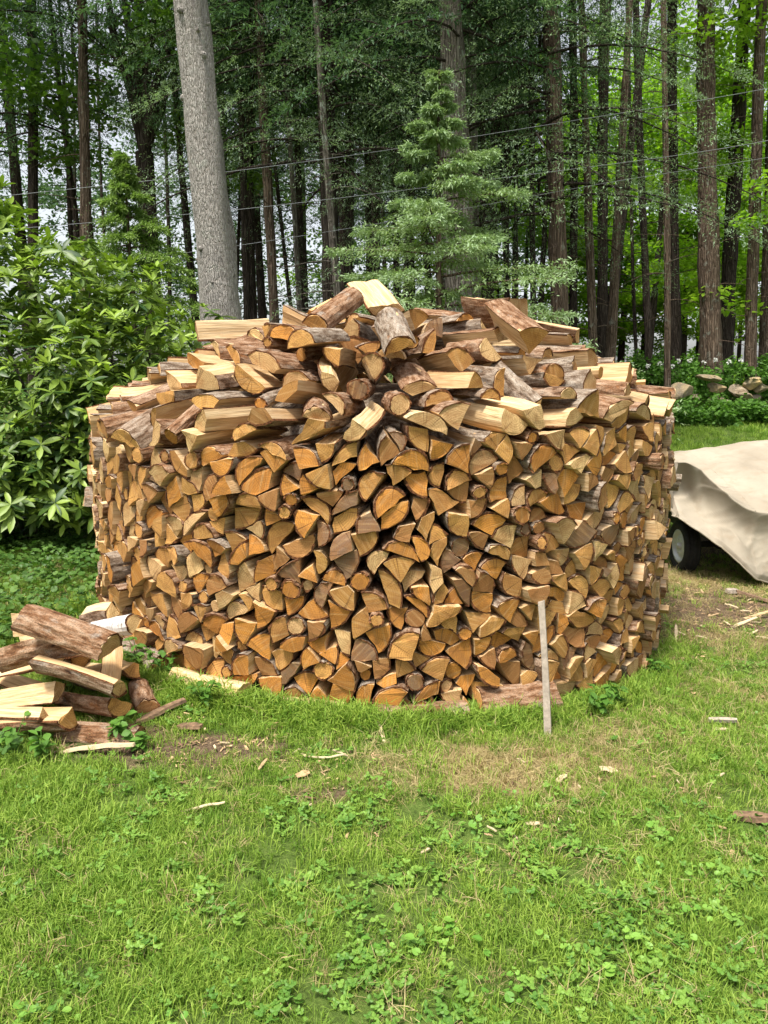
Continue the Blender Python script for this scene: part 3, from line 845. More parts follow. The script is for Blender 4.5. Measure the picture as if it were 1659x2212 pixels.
# foundation logs lying along the foot of the wall
def lying(px, py, dy, kind, rad, yawdeg, rot, col, label, Ln=0.42, z=None, fld=None, pitch=0.0, birch=False, name='firewood_log', group=None, peel=0.0):
    p = on_ground(px, py); x, y = p.x, p.y + dy
    r_ = np.random.default_rng(int(px * 13 + py))
    pr = profile(r_, kind, rad); pr = bark_up(pr, r_, 0.02); pr = rot_profile(pr, rot)
    if fld is not None:
        z, pitch = fld.drop(pr, Ln, x, y, R_(yawdeg), pitch, 0.0, 0, lim=(-0.5, 0.5))
    else: z = gz(x, y) - pr['p'][:, 1].min() - 0.015
    wood, bark, tint = log_mesh(r_, pr, Ln, TINTS[col], peel=peel)
    return place_individual(dict(wood=wood, bark=bark, tint=tint, M=log_matrix(x, y, z, R_(yawdeg), pitch), label=label, group=group, birch=birch, name=name))
def base_log(phi, kind, rad, rot, col, label, Ln=0.44, out=0.03):
    x, y = PCX + (PR + out) * math.sin(phi), PCY - (PR + out) * math.cos(phi)
    r_ = np.random.default_rng(int(1000 + phi * 300))
    pr = rot_profile(bark_up(profile(r_, kind, rad), r_, 0.02), rot)
    z = gz(x, y) - pr['p'][:, 1].min() - 0.035
    wood, bark, tint = log_mesh(r_, pr, Ln, TINTS[col])
    place_individual(dict(wood=wood, bark=bark, tint=tint, M=log_matrix(x, y, z, phi + math.pi / 2 + r_.normal(0, 0.05), 0.02), label=label))
base_log(-0.47, 'quad', 0.15, 2.7, 'pale', 'pale split log lying lengthwise in the grass along the foot of the wall', 0.46)
base_log(-0.20, 'inner', 0.10, 0.2, 'pale', 'thin pale billet half hidden in grass at the wall foot', 0.42)
base_log(0.10, 'quad', 0.12, 0.3, 'pale', 'pale base log sunk in tall grass under the middle of the wall')
base_log(0.36, 'slab', 0.12, 0.3, 'golden', 'golden base slab sunk in grass beside the leaning stake', 0.42)
base_log(-0.75, 'half', 0.09, 0.2, 'golden', 'bark-covered base log in weeds at the foot of the wall by the loose pile', 0.42)

# ------------------------------------------------------------------ loose pile beside the stack
SP = on_ground(150, 1560)
FS = Field(SP.x - 1.3, SP.y - 1.0, SP.x + 1.1, SP.y + 1.6, 0.0125)
FS.H = ground_z(FS.X, FS.Y) - 0.01
A0, A1, A2 = on_ground(272, 1590), on_ground(-20, 1600), on_ground(300, 1450)     # front corner by the wall, front, back
def side(u, w, *a, **k):
    """u: 0 at the weeds by the wall, 1 away from it; w: 0 front, 1 back"""
    p = A0 + (A1 - A0) * u + (A2 - A0) * w
    kind, rad, yawdeg, rot, col, label = a
    Ln = k.pop('Ln', 0.42); r_ = np.random.default_rng(int(900 + u * 170 + w * 1300))
    pr = rot_profile(bark_up(profile(r_, kind, rad * 0.68), r_, 0.02), rot)
    z, pitch = FS.drop(pr, Ln, p.x, p.y, R_(yawdeg), None, 0.0, 0, lim=(-0.28, 0.28), sink=0.012)
    if z - gz(p.x, p.y) > k.pop('zmax', 0.47): return
    wood, bark, tint = log_mesh(r_, pr, Ln, TINTS[col])
    place_individual(dict(wood=wood, bark=bark, tint=tint, M=log_matrix(p.x, p.y, z, R_(yawdeg), pitch), label=label, **k))
side(0.20, 0.00, 'half', 0.11, 84, 0.2, 'grey', 'blackened half-buried log under the loose pile of firewood', Ln=0.36)
side(0.72, 0.02, 'wedge', 0.15, 75, 2.4, 'golden', 'golden quarter log deep in the loose pile')
side(0.30, 0.27, 'half', 0.10, 55, 2.9, 'golden', 'bark-backed half log in the middle of the loose pile')
side(0.85, 0.30, 'quad', 0.15, 70, 3.0, 'pale', 'long pale split log at the back of the loose pile', Ln=0.46)
side(-0.10, 0.42, 'round', 0.08, 25, 0.0, 'brown', 'short dark-barked round beside the loose pile, end toward the weeds', Ln=0.28)
side(0.35, 0.55, 'wedge', 0.16, 40, 2.6, 'pale', 'yellow quarter log bedded in the back of the loose pile')
side(0.95, 0.62, 'wedge', 0.15, 60, 2.4, 'golden', 'thick golden quarter log at the back of the loose pile')
side(0.10, 0.80, 'quad', 0.14, 30, 2.4, 'golden', 'golden split log wedged between the loose pile and the wall')
side(0.65, 0.85, 'half', 0.10, 50, 2.8, 'golden', 'golden half log under the back of the loose pile')
side(0.12, 0.32, 'quad', 0.16, 15, 2.5, 'golden', 'wide golden split block leaning beside the short dark round', Ln=0.34)
side(0.90, 0.05, 'quad', 0.14, 68, 3.0, 'pale', 'pale flat board sloping out of the front of the loose pile', Ln=0.46)
side(0.33, 0.05, 'quad', 0.14, 72, 2.8, 'pale', 'pale split log with frayed end on the front of the loose pile')
side(0.68, 0.28, 'wedge', 0.14, 76, 1.9, 'pale', 'long split log with a strip of dark bark on the loose pile', Ln=0.46)
side(0.40, 0.10, 'half', 0.115, 80, 0.1, 'pale', 'dark lichen-barked half log lying crosswise on the front of the loose pile')
side(0.40, 0.48, 'quad', 0.13, 55, 2.8, 'pale', 'short squared billet with golden end on the loose pile', Ln=0.34)
side(0.16, 0.62, 'half', 0.085, 60, 0.15, 'pale', 'white birch half log with papery bark on the loose pile', Ln=0.32, birch=True)
side(0.85, 0.55, 'wedge', 0.14, 70, 2.9, 'pale', 'cream split billet across the back of the loose pile', Ln=0.40)
side(0.55, 0.75, 'inner', 0.17, 30, 1.0, 'pale', 'stubby pale split block standing out of the loose pile top', Ln=0.30)
side(0.85, 0.85, 'wedge', 0.14, 40, 2.6, 'golden', 'thick quarter log with its yellow riven face up on the loose pile top', Ln=0.36)
side(0.30, 0.85, 'inner', 0.13, 50, 2.0, 'pale', 'small torn yellow billet at the back of the loose pile', Ln=0.26)
side(0.70, 0.72, 'half', 0.09, 35, 2.9, 'golden', 'torn yellow half log on the crest of the loose pile', Ln=0.32)
for k in range(44):
    side(rng.uniform(0.0, 0.85), rng.uniform(0.0, 0.95), ('inner', 'wedge', 'slab')[k % 3], rng.uniform(0.10, 0.15), rng.uniform(10, 95), rng.uniform(1.2, 4.0), ('pale', 'golden')[k % 2], ('small pale split billet lying loose on the side heap', 'small golden split billet lying loose on the side heap')[k % 2], Ln=rng.uniform(0.22, 0.38), zmax=0.40, group=('small pale billets on the side heap', 'small golden billets on the side heap')[k % 2])
side(0.95, 0.78, 'half', 0.085, 20, 0.0, 'golden', 'grey round-backed log on the highest point of the loose pile', Ln=0.34)

# ------------------------------------------------------------------ stake
def box_mesh(name, sx, sy, sz, m, bev=0.003, seg=1, taper=1.0):
    bm = bmesh.new(); bmesh.ops.create_cube(bm, size=1)
    for v in bm.verts:
        k = taper if v.co.z > 0 else 1.0
        v.co = Vector((v.co.x * sx * k, v.co.y * sy * k, (v.co.z + 0.5) * sz))
    if bev: bmesh.ops.bevel(bm, geom=bm.edges[:], offset=bev, segments=seg, affect='EDGES')
    me = bpy.data.meshes.new(name); bm.to_mesh(me); bm.free(); me.materials.append(m)
    return me
sb = on_ground(1183, 1592); st_ = at(1169, 1300, sb.y + 0.10)
sd = (st_ - Vector((sb.x, sb.y, sb.z))); sl = sd.length
bm = bmesh.new()
secs = []
for s in range(9):
    u = s / 8; w = 0.0155 + 0.0012 * math.sin(5 * u + 1)
    z = -0.06 + (sl + 0.06) * u
    secs.append([bm.verts.new((dx_ * w + 0.004 * math.sin(3 * u), dy_ * 0.012, z + (0.004 * dx_ if s == 8 else 0))) for dx_, dy_ in ((-1, -1), (1, -1), (1, 1), (-1, 1))])
for a, b in zip(secs, secs[1:]):
    for q in range(4): bm.faces.new((a[q], a[(q + 1) % 4], b[(q + 1) % 4], b[q]))
bm.faces.new(secs[0][::-1]); bm.faces.new(secs[-1])
bmesh.ops.bevel(bm, geom=[e for e in bm.edges], offset=0.0018, segments=1, affect='EDGES')
me = bpy.data.meshes.new('stake'); bm.to_mesh(me); bm.free(); me.materials.append(M['stake'])
so = obj('stake', me); so.location = (sb.x, sb.y, gz(sb.x, sb.y)); so.rotation_mode = 'QUATERNION'; so.rotation_quaternion = sd.to_track_quat('Z', 'X') @ Euler((0, 0, R_(60))).to_quaternion()
tag(so, 'grey weathered wooden stake leaning upright against the log wall', 'stake')

# ------------------------------------------------------------------ covered trailer
TX, TY = 2.77, 7.2
tg = gz(TX + 0.3, TY)
tr = empty('utility_trailer', (TX, TY, tg)); tag(tr, 'small utility trailer under the beige canvas, one wheel showing', 'trailer')
def part(name, me, parent, loc=(0, 0, 0), rot=(0, 0, 0)):
    o = obj(name, me); o.parent = parent; o.location = loc; o.rotation_euler = rot; return o
part('bed', box_mesh('bed', 1.5, 1.9, 0.26, M['black_steel'], 0.015), tr, (0.95, 1.05, 0.36))
part('chassis_rail', box_mesh('rail', 0.06, 2.4, 0.08, M['black_steel'], 0.006), tr, (0.32, 0.85, 0.27))
part('chassis_rail', box_mesh('rail', 0.06, 2.4, 0.08, M['black_steel'], 0.006), tr, (1.55, 0.85, 0.27))
part('crossmember', box_mesh('crossmember', 1.5, 0.06, 0.08, M['black_steel'], 0.006), tr, (0.95, -0.30, 0.28))
part('axle', box_mesh('axle', 1.75, 0.05, 0.05, M['black_steel'], 0.008), tr, (0.95, 0.0, 0.235))
def lathe(name, prof_, m, k=32):
    V = np.concatenate([np.column_stack([np.full(k, x), r * np.cos(np.linspace(0, 2 * np.pi, k, endpoint=False)), r * np.sin(np.linspace(0, 2 * np.pi, k, endpoint=False))]) for x, r in prof_])
    n = len(prof_); i = np.arange(n - 1)[:, None] * k; j = np.arange(k)[None, :]; j2 = (j + 1) % k
    return mesh_np(name, V, [np.stack([i + j, i + j2, i + k + j2, i + k + j], -1).reshape(-1, 4)], m, smooth=True)
def wheel(x, sgn):
    w = part('wheel', lathe('hub', [(-0.075 * sgn, 0.001), (-0.075 * sgn, 0.03), (-0.05 * sgn, 0.036), (0.03 * sgn, 0.04)], M['rim'], 16), tr, (x, 0, 0.243), (0, 0, 0))
    w.scale = (0.93, 0.93, 0.93)
    T = [(-0.055, 0.160), (-0.068, 0.172), (-0.078, 0.205), (-0.076, 0.235), (-0.062, 0.256), (-0.045, 0.2615), (-0.042, 0.256), (-0.030, 0.256), (-0.027, 0.263), (-0.008, 0.264), (-0.005, 0.257), (0.005, 0.257), (0.008, 0.264), (0.027, 0.263), (0.030, 0.256), (0.042, 0.256), (0.045, 0.2615), (0.062, 0.256), (0.076, 0.235), (0.078, 0.205), (0.068, 0.172), (0.055, 0.160)]
    part('tyre', lathe('tyre', T, M['rubber'], 40), w)
    r = [(-0.058, 0.160), (-0.064, 0.168), (-0.060, 0.150), (-0.030, 0.140), (-0.028, 0.118), (-0.046, 0.10), (-0.050, 0.06), (-0.040, 0.038), (-0.040, 0.001)]
    part('rim', lathe('rim', [(q * sgn, s) for q, s in r], M['rim'], 40), w)
    for q in range(5):
        a = q * 2 * math.pi / 5
        part('lug_nut', lathe('nut', [(-0.062 * sgn, 0.001), (-0.062 * sgn, 0.008), (-0.045 * sgn, 0.011)], M['rim'], 8), w, (0, 0.072 * math.cos(a), 0.072 * math.sin(a)))
wheel(0.03, 1); wheel(1.85, -1)
# canvas: grid draped from the ridge, down over the sloping load, over the edge and hanging with a slanting hem
XL = at(1449, 1050, 6.95).x
nu, nr = 170, 150
U, Tt = np.meshgrid(np.linspace(-0.16, 1, nu), np.linspace(0, 1, nr), indexing='ij')
def hem_z(x):     # from the photograph: slanting hem
    return np.interp(x, [XL - 0.1, XL + 0.02, XL + 0.40, XL + 0.62, XL + 0.9, XL + 2.2], [0.42, 0.38, 0.10, -0.12, -0.20, -0.20])
Wd = 2.15
x = XL + np.maximum(U, 0) * Wd
ridge = 0.60 + 0.30 * sst(0, 0.42, U)
edge_z = 0.86 - 0.44 * sst(0.015, 0.32, U) + 0.02 * np.sin(6 * U) + 0.10 * sst(0.6, 1, U)
edge_y = 6.85 - 0.16 * sst(0.02, 0.3, U)
back_y = 9.4
ts = np.clip(Tt / 0.55, 0, 1); th = np.clip((Tt - 0.55) / 0.45, 0, 1)
prof_t = ts ** 1.0
yy = back_y + (edge_y - back_y) * prof_t
ridge_at = 0.42
zz = np.where(prof_t < ridge_at, ridge - 0.22 * (1 - prof_t / ridge_at), ridge + (edge_z - ridge) * (np.clip((prof_t - ridge_at) / (1 - ridge_at), 0, 1) ** 1.35))
zz += 0.035 * np.sin(9 * U + 3 * ts) * np.sin(np.pi * ts) * (U > 0)
hz = hem_z(x)
hang = th
zz = np.where(th > 0, edge_z + (hz - edge_z) * hang, zz)
fold = 0.05 * np.sin(13 * U + 2.2 * hang + 0.6) + 0.03 * np.sin(29 * U - 3 * hang) + 0.06 * np.sin(5 * U + 4.0 * hang)
yy = np.where(th > 0, edge_y + 0.09 * np.sin(np.pi * np.minimum(hang * 1.1, 1)) + fold * hang - 0.06 * hang, yy)
# crease below the corner post
yy = np.where(th > 0, yy - 0.05 * np.exp(-((U - 0.05 - 0.12 * hang) / 0.03) ** 2) * (1 - hang), yy)
# the side that hangs down at the wheel
sd_ = np.clip(-U / 0.16, 0, 1)
zz = np.where(U < 0, zz + (np.minimum(0.42, zz) - zz) * sd_, zz)
xx = np.where(U < 0, XL - 0.035 * np.sin(np.pi * sd_ * 0.8) + 0.015 * np.sin(4 * yy), x)
cre = np.abs(vnoise(xx * 1.3 + yy * 0.8, yy * 0.7 - zz * 1.6, 4.2, 35) - 0.5); cre2 = np.abs(vnoise(xx * 0.9 - zz, yy + zz * 1.2, 8.0, 36) - 0.5)
zz += 0.03 * (0.5 - cre) ** 3 * 4 + 0.008 * (0.5 - cre2) ** 3 * 4
yy -= (0.03 * (0.5 - cre) ** 3 * 4 + 0.010 * (0.5 - cre2) ** 3 * 4) * (th > 0)
zz += 0.010 * (vnoise(xx * 3, yy * 3, 3.0, 31) - 0.5) + 0.022 * (vnoise(xx, yy + zz, 4.0, 32) - 0.5)
yy += 0.02 * (vnoise(xx, zz, 5.0, 33) - 0.5)
ii = np.arange(nu * nr).reshape(nu, nr)
tq = np.stack([ii[:-1, :-1], ii[1:, :-1], ii[1:, 1:], ii[:-1, 1:]], -1).reshape(-1, 4)
tz0 = gz(XL + 0.5, 6.7) + 0.25
me = mesh_np('canvas_tarp', np.stack([xx, yy, np.maximum(zz, ground_z(xx, yy) + 0.02)], -1).reshape(-1, 3), [tq], M['canvas'], smooth=True)
to = obj('canvas_tarp', me)
md = to.modifiers.new('thickness', 'SOLIDIFY'); md.thickness = 0.006
md2 = to.modifiers.new('smooth', 'SUBSURF'); md2.levels = md2.render_levels = 1
tag(to, 'dirty beige canvas tarp draped over the trailer with a slanting hem', 'tarp')
hemP = np.stack([xx[:, -1], yy[:, -1] - 0.004, np.maximum(zz[:, -1], ground_z(xx[:, -1], yy[:, -1]) + 0.02)], -1)
A = Acc(); A.add(*tube_np(hemP[::2], np.full(len(hemP[::2]), 0.008), 6)); part('hem', A.mesh('hem', M['canvas'], True), to)
for uu in (0.30, 0.62):
    ci_ = int((uu + 0.16) / 1.16 * (nu - 1))
    sP = np.stack([xx[ci_, 4:], yy[ci_, 4:] - 0.003, zz[ci_, 4:] + 0.003], -1)
    A = Acc(); A.add(*tube_np(sP[::2], np.full(len(sP[::2]), 0.0045), 5)); part('seam', A.mesh('seam', M['canvas'], True), to)
# sawn round behind the tarp
lying(1478, 1006, 2.6, 'round', 0.17, 12, 0, 'orange', 'cut log round with an orange end lying behind the tarp', 0.45)

# ------------------------------------------------------------------ foliage generators
def cards(P, D, Nn, ln, wd, droop=0.0):
    """diamond leaves at P along D (unit) in the plane with normal Nn; arrays; returns V (n*4,3), Q"""
    S = np.cross(D, Nn); S /= np.linalg.norm(S, axis=1)[:, None] + 1e-9
    ln = np.broadcast_to(ln, (len(P),))[:, None]; wd = np.broadcast_to(wd, (len(P),))[:, None]
    V = np.stack([P, P + D * ln * 0.45 + S * wd * 0.5, P + D * ln + np.array([0, 0, -1.0]) * ln * droop, P + D * ln * 0.45 - S * wd * 0.5], 1).reshape(-1, 3)
    return V, np.arange(len(P) * 4).reshape(-1, 4)
def unit(v): return v / (np.linalg.norm(v, axis=-1, keepdims=True) + 1e-9)
def conifer(seed, H, z0, rmax, nb, stations, per, cl, cw, rise=0.05, droop=0.35, power=0.75, minlen=0.25, wig=0.25, whorl=0):
    r = np.random.default_rng(seed)
    fol, wood = Acc(), Acc()
    for k in range(nb):
        f = (k + r.random()) / nb
        z = z0 + (H - z0) * f ** 0.95
        if whorl: z = z0 + (H - z0) * (round(f * whorl) / whorl) + r.normal(0, 0.03)
        Lb = max(minlen, rmax * max(0.0, 1 - (z - z0) / (H - z0 + 0.01)) ** power) * (r.uniform(0.62, 1.05) if r.random() < 0.8 else r.uniform(0.9, 1.25))
        az = k * 2.39996 + r.normal(0, 0.35)
        hd = np.array([math.cos(az), math.sin(az), 0]); sdv = np.array([-math.sin(az), math.cos(az), 0])
        s = np.linspace(0, 1, 7)
        curve = lambda t: (hd[None, :] * (Lb * t)[:, None] + np.array([0, 0, 1.0])[None, :] * (Lb * (rise * 2 * t - droop * t ** 2))[:, None] + sdv[None, :] * (0.06 * Lb * np.sin(3 * t + az))[:, None])
        P = curve(s); P[:, 2] += z
        Vt, Qt = tube_np(P, np.linspace(0.008 + 0.006 * Lb, 0.002, 7), 4)
        wood.add(Vt, Qt)
        t = np.repeat(np.linspace(0.14, 1.0, stations), 2) + r.normal(0, 0.015, stations * 2)
        t = np.clip(t, 0.05, 1.0)
        side_ = np.tile([1, -1], stations)
        B = curve(t); B[:, 2] += z
        tl = (0.42 * Lb * np.sin(np.pi * np.clip(0.15 + 0.8 * t, 0, 1)) ** 0.8 + 0.05) * r.uniform(0.6, 1.1, len(t))
        td = unit(hd[None, :] * 0.75 + sdv[None, :] * side_[:, None] + r.normal(0, 0.16, (len(t), 3)))
        # needles along each side twig
        q = np.linspace(0.1, 1.0, per)[None, :] + r.normal(0, 0.05, (len(t), per))
        PP = B[:, None, :] + td[:, None, :] * (tl[:, None] * q)[:, :, None]
        PP[:, :, 2] -= (q ** 2) * tl[:, None] * droop * 0.8
        PP += r.normal(0, 0.012, PP.shape)
        dd = td[:, None, :] * 0.8 + r.normal(0, 0.55, PP.shape); dd[:, :, 2] -= 0.25 * droop
        nn = np.array([0, 0, 1.0]) + r.normal(0, wig, PP.shape)
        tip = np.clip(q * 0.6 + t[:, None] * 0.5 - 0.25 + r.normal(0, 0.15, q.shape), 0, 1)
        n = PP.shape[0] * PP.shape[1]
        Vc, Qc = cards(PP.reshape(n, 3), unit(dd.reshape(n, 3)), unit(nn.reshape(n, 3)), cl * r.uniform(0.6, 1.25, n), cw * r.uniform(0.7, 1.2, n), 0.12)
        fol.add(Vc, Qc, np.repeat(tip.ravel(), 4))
    return fol, wood
def trunk_mesh(name, H, r0, r1, m, seed, k=14, flare=0.25, twigs=0, twz=(1.5, 8), bend=0.0, knots=0):
    r = np.random.default_rng(seed)
    zs = np.concatenate([[-0.4, 0.0, 0.15, 0.4], np.arange(0.9, H, 0.55), [H]])
    rad = r0 + (r1 - r0) * np.clip(zs / H, 0, 1)
    rad *= 1 + flare * np.exp(-np.maximum(zs, 0) / 0.3)
    ph = r.uniform(0, 6)
    P = np.column_stack([bend * np.sin(zs * 0.35 + ph) - bend * math.sin(ph), bend * np.cos(zs * 0.27 + ph) - bend * math.cos(ph), zs])
    V, Q = tube_np(P, rad, k)
    V += r.normal(0, 0.012 * r0 / 0.15, V.shape) * np.array([1, 1, 0.3])
    V[:, :2] *= (1 + 0.0)
    A = Acc(); A.add(V, Q)
    for _ in range(knots):
        z = r.uniform(1.8, 6.5); a = r.uniform(0, 6.28); rr = np.interp(z, zs, rad)
        o_ = np.array([np.interp(z, zs, P[:, 0]), np.interp(z, zs, P[:, 1]), z]); d_ = np.array([math.cos(a), math.sin(a), 0.15])
        kr = r.uniform(0.012, 0.03)
        A.add(*tube_np([o_ + d_ * rr * 0.85, o_ + d_ * (rr + 0.004), o_ + d_ * (rr + 0.016), o_ + d_ * (rr + 0.02)], [kr * 1.7, kr * 1.4, kr, kr * 0.3], 8))
    if twigs:
        for _ in range(twigs):
            z = r.uniform(*twz); a = r.uniform(0, 6.28); ln = r.uniform(0.3, 1.5)
            s = np.linspace(0, 1, 5)
            px_ = np.interp(z, zs, P[:, 0]); py_ = np.interp(z, zs, P[:, 1])
            pts = np.column_stack([px_ + np.cos(a + 0.3 * s) * ln * s, py_ + np.sin(a + 0.3 * s) * ln * s, z + ln * (0.15 * s - 0.35 * s ** 2 * r.uniform(0.2, 1.4))])
            A.add(*tube_np(pts, np.linspace(0.013, 0.003, 5), 4))
    return A.mesh(name, m, smooth=True)

# shared crowns
CR = {}
for k in range(3):
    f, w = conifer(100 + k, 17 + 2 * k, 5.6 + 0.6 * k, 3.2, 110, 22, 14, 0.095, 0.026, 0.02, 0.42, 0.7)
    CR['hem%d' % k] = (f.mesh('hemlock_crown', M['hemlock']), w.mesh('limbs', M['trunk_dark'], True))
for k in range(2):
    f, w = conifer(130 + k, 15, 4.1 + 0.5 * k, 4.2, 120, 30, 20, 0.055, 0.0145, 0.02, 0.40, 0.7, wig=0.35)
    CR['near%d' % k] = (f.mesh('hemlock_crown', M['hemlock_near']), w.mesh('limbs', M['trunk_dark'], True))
def blob_leaves(seed, blobs, n, ls, m, name, flat=0.5):
    """leaf diamonds spread in ellipsoidal clumps; blobs rows (x,y,z,rx,ry,rz)"""
    r = np.random.default_rng(seed)
    blobs = np.asarray(blobs, float)
    w = (blobs[:, 3] * blobs[:, 4] * blobs[:, 5]) ** (2 / 3); w /= w.sum()
    bi = r.choice(len(blobs), n, p=w)
    d = unit(r.normal(size=(n, 3))); rad = r.random(n) ** 0.45
    P = blobs[bi, :3] + d * rad[:, None] * blobs[bi, 3:6]
    D = unit(r.normal(size=(n, 3)) * np.array([1, 1, 0.5]) + np.array([0, 0, -0.3]))
    Nn = unit(r.normal(0, flat, (n, 3)) + np.array([0, 0, 1.0]))
    V, Q = cards(P, D, Nn, ls * r.uniform(0.7, 1.3, n), ls * 0.75 * r.uniform(0.7, 1.2, n))
    tint = np.clip(np.repeat(r.random(len(blobs))[bi] * 0.5 + 0.25 + r.normal(0, 0.2, n), 4), 0, 1)
    return mesh_np(name, V, [Q], m, attrs={'tint': ('FLOAT', tint)})
def maple_crown(seed, z0, z1, rad, n, ls=0.16):
    r = np.random.default_rng(seed)
    bl = []
    for _ in range(46):
        z = r.uniform(z0, z1); a = r.uniform(0, 6.28); q = rad * math.sqrt(r.random()) * (0.55 + 0.45 * math.sin(math.pi * (z - z0) / (z1 - z0)))
        s = r.uniform(0.45, 1.0)
        bl.append((q * math.cos(a), q * math.sin(a), z, s * 1.2, s * 1.2, s * 0.42))
    return blob_leaves(seed, bl, n, ls, M['maple'], 'maple_crown')
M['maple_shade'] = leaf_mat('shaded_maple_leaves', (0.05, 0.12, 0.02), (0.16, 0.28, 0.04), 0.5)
for k in range(3): CR['map%d' % k] = (maple_crown(150 + k, 2.2, 13, 4.4, 11000), None)

def tree(name, label, cat, base_pt, top_pt, r_base, r_top_vis, m, crown, H=16, group=None, twigs=10, seed=0, twz=(1.5, 8), bend=0.02, flare=0.25, spin=None, lift=0.0):
    """trunk leaning from base point towards a second point on its axis"""
    b, t = Vector(base_pt), Vector(top_pt)
    ax = (t - b).normalized(); hv = (t - b).length
    o = empty(name, b); o.rotation_mode = 'QUATERNION'
    o.rotation_quaternion = Vector((0, 0, 1)).rotation_difference(ax)
    r1 = max(0.02, r_base - (r_base - r_top_vis) * H / hv)
    part('trunk', trunk_mesh('trunk', H, r_base, r1, m, seed, twigs=twigs, twz=twz, bend=bend, flare=flare, knots=26 if twigs == 0 else 4), o)
    if crown:
        cm, lm = CR[crown]
        sp = spin if spin is not None else (seed * 1.7) % 6.28
        c = part('crown', cm, o, (0, 0, lift), (0, 0, sp))
        if lm: part('limbs', lm, c)['kind'] = 'stuff'
    tag(o, label, cat, group)
    return o
def px_tree(name, label, cat, xt, yt, xb, yb, wt_, wb_, Y, m, crown, **kw):
    p1, p0 = at(xb, yb, Y), at(xt, yt, Y)
    ax = p0 - p1
    zb = gz(p1.x, Y)
    b = p1 - ax * ((p1.z - zb) / ax.z)
    kk = lambda w: 0.5 * w / FPX * Y * 1.02
    r_t, r_b = kk(wt_), kk(wb_)
    sl = (r_b - r_t) / ax.length
    rb_ = r_b + sl * (p1 - b).length
    return tree(name, label, cat, b, p0, rb_, r_t, m, crown, **kw)
GT = 'forest trees behind the woodpile'
px_tree('pine_tree', 'pale grey smooth-barked tree leaning behind the shoulder of the woodpile', 'tree', 411, 0, 481, 690, 61, 82, 9.6, M['trunk_pale'], None, H=15, twigs=0, seed=1, bend=0.012, flare=0.1)
px_tree('pine_tree', 'thick grey lichen-spotted trunk rising behind the blue spruce', 'tree', 977, 0, 990, 560, 47, 60, 13.5, M['trunk_grey'], 'hem1', H=17, twigs=9, seed=2, twz=(4.0, 9.5), group=None)
px_tree('hemlock_tree', 'hemlock with shaggy drooping sprays beside the blue spruce', 'tree', 1190, 200, 1208, 690, 31, 38, 14.2, M['trunk_brown'], 'near0', H=15, twigs=14, seed=4, spin=0.6)
px_tree('hemlock_tree', 'hemlock with pale drooping boughs hanging above the woodpile peak', 'tree', 700, 150, 716, 690, 30, 36, 14.8, M['trunk_dark'], 'near1', H=15, twigs=14, seed=5, spin=2.0)
px_tree('pine_tree', 'brown knobbly trunk standing behind the stone rubble', 'tree', 1524, 0, 1537, 790, 30, 45, 20.6, M['trunk_brown'], 'hem0', H=20, twigs=14, seed=6, lift=5)
px_tree('maple_tree', 'dark forked trunk among the maples behind the stones', 'tree', 1592, 300, 1565, 790, 27, 33, 23, M['trunk_dark'], 'map1', H=13, twigs=10, seed=7)
rows = [(1027, 200, 1030, 580, 17, 19, 16.5, 'grey', 'hem2', 'slender grey trunk close behind the lichen-spotted trunk'),
        (1258, 240, 1281, 740, 13, 18, 16.2, 'brown', None, 'thin brown bare trunk leaning away from the hemlock'),
        (1311, 100, 1304, 740, 18, 21, 19, 'dark', None, 'straight dark trunk between two thin leaning trunks'),
        (1347, 200, 1320, 780, 14, 21, 17, 'brown', None, 'thin curved brown trunk leaning toward the stones'),
        (1384, 150, 1403, 790, 13, 15, 20, 'dark', None, 'slim dark trunk before the bright maple leaves'),
        (1438, 50, 1441, 790, 11, 14, 18.6, 'brown', None, 'very straight slim brown trunk before the maple leaves'),
        (1455, 100, 1462, 780, 19, 23, 21.5, 'dark', None, 'dark straight trunk half hidden by a slimmer one'),
        (1640, 0, 1622, 800, 19, 24, 20.5, 'brown', 'hem1', 'brown trunk leaning beyond the end of the stone rubble'),
        (1660, 400, 1652, 800, 22, 27, 22.5, 'brown', None, 'reddish brown trunk at the far edge of the woods'),
        (182, 60, 183, 480, 18, 22, 16.5, 'brown', 'hem2', 'brown trunk behind the rhododendron with hemlock boughs'),
        (577, 250, 594, 700, 16, 20, 15.5, 'brown', 'hem0', 'straight brown trunk near the leaning pale tree'),
        (622, 350, 645, 690, 8, 11, 16.5, 'grey', None, 'very thin grey sapling trunk in the dark woods'),
        (646, 330, 654, 680, 12, 13, 19, 'dark', 'hem1', 'thin dark trunk behind the grey sapling'),
        (706, 250, 737, 690, 10, 15, 13.6, 'grey', None, 'thin pale grey dead trunk with snapped twigs'),
        (752, 300, 751, 680, 16, 18, 18, 'dark', 'hem2', 'dark trunk beside the pale dead trunk'),
        (800, 200, 801, 660, 11, 13, 20, 'dark', 'hem0', 'dark trunk showing past the edge of the blue spruce'),
        (527, 250, 534, 690, 13, 15, 17.5, 'dark', 'hem1', 'dark trunk showing past the leaning pale tree'),
        (1090, 200, 1094, 640, 10, 12, 21, 'dark', 'hem2', 'dark trunk rising over the blue spruce boughs'),
        (1120, 250, 1118, 640, 7, 9, 22, 'dark', None, 'pole-thin dark trunk over the blue spruce boughs'),
        (1152, 200, 1155, 640, 11, 12, 20, 'dark', 'hem1', 'dark trunk next to the shaggy hemlock'),
        (878, 100, 884, 600, 9, 11, 19, 'dark', 'hem1', 'dark trunk behind the blue spruce leader'),
        (1233, 150, 1236, 700, 15, 16, 21, 'dark', None, 'dark trunk half hidden by the shaggy hemlock'),
        (60, 40, 66, 420, 18, 20, 19, 'dark', 'hem0', 'dark hemlock trunk over the rhododendron')]
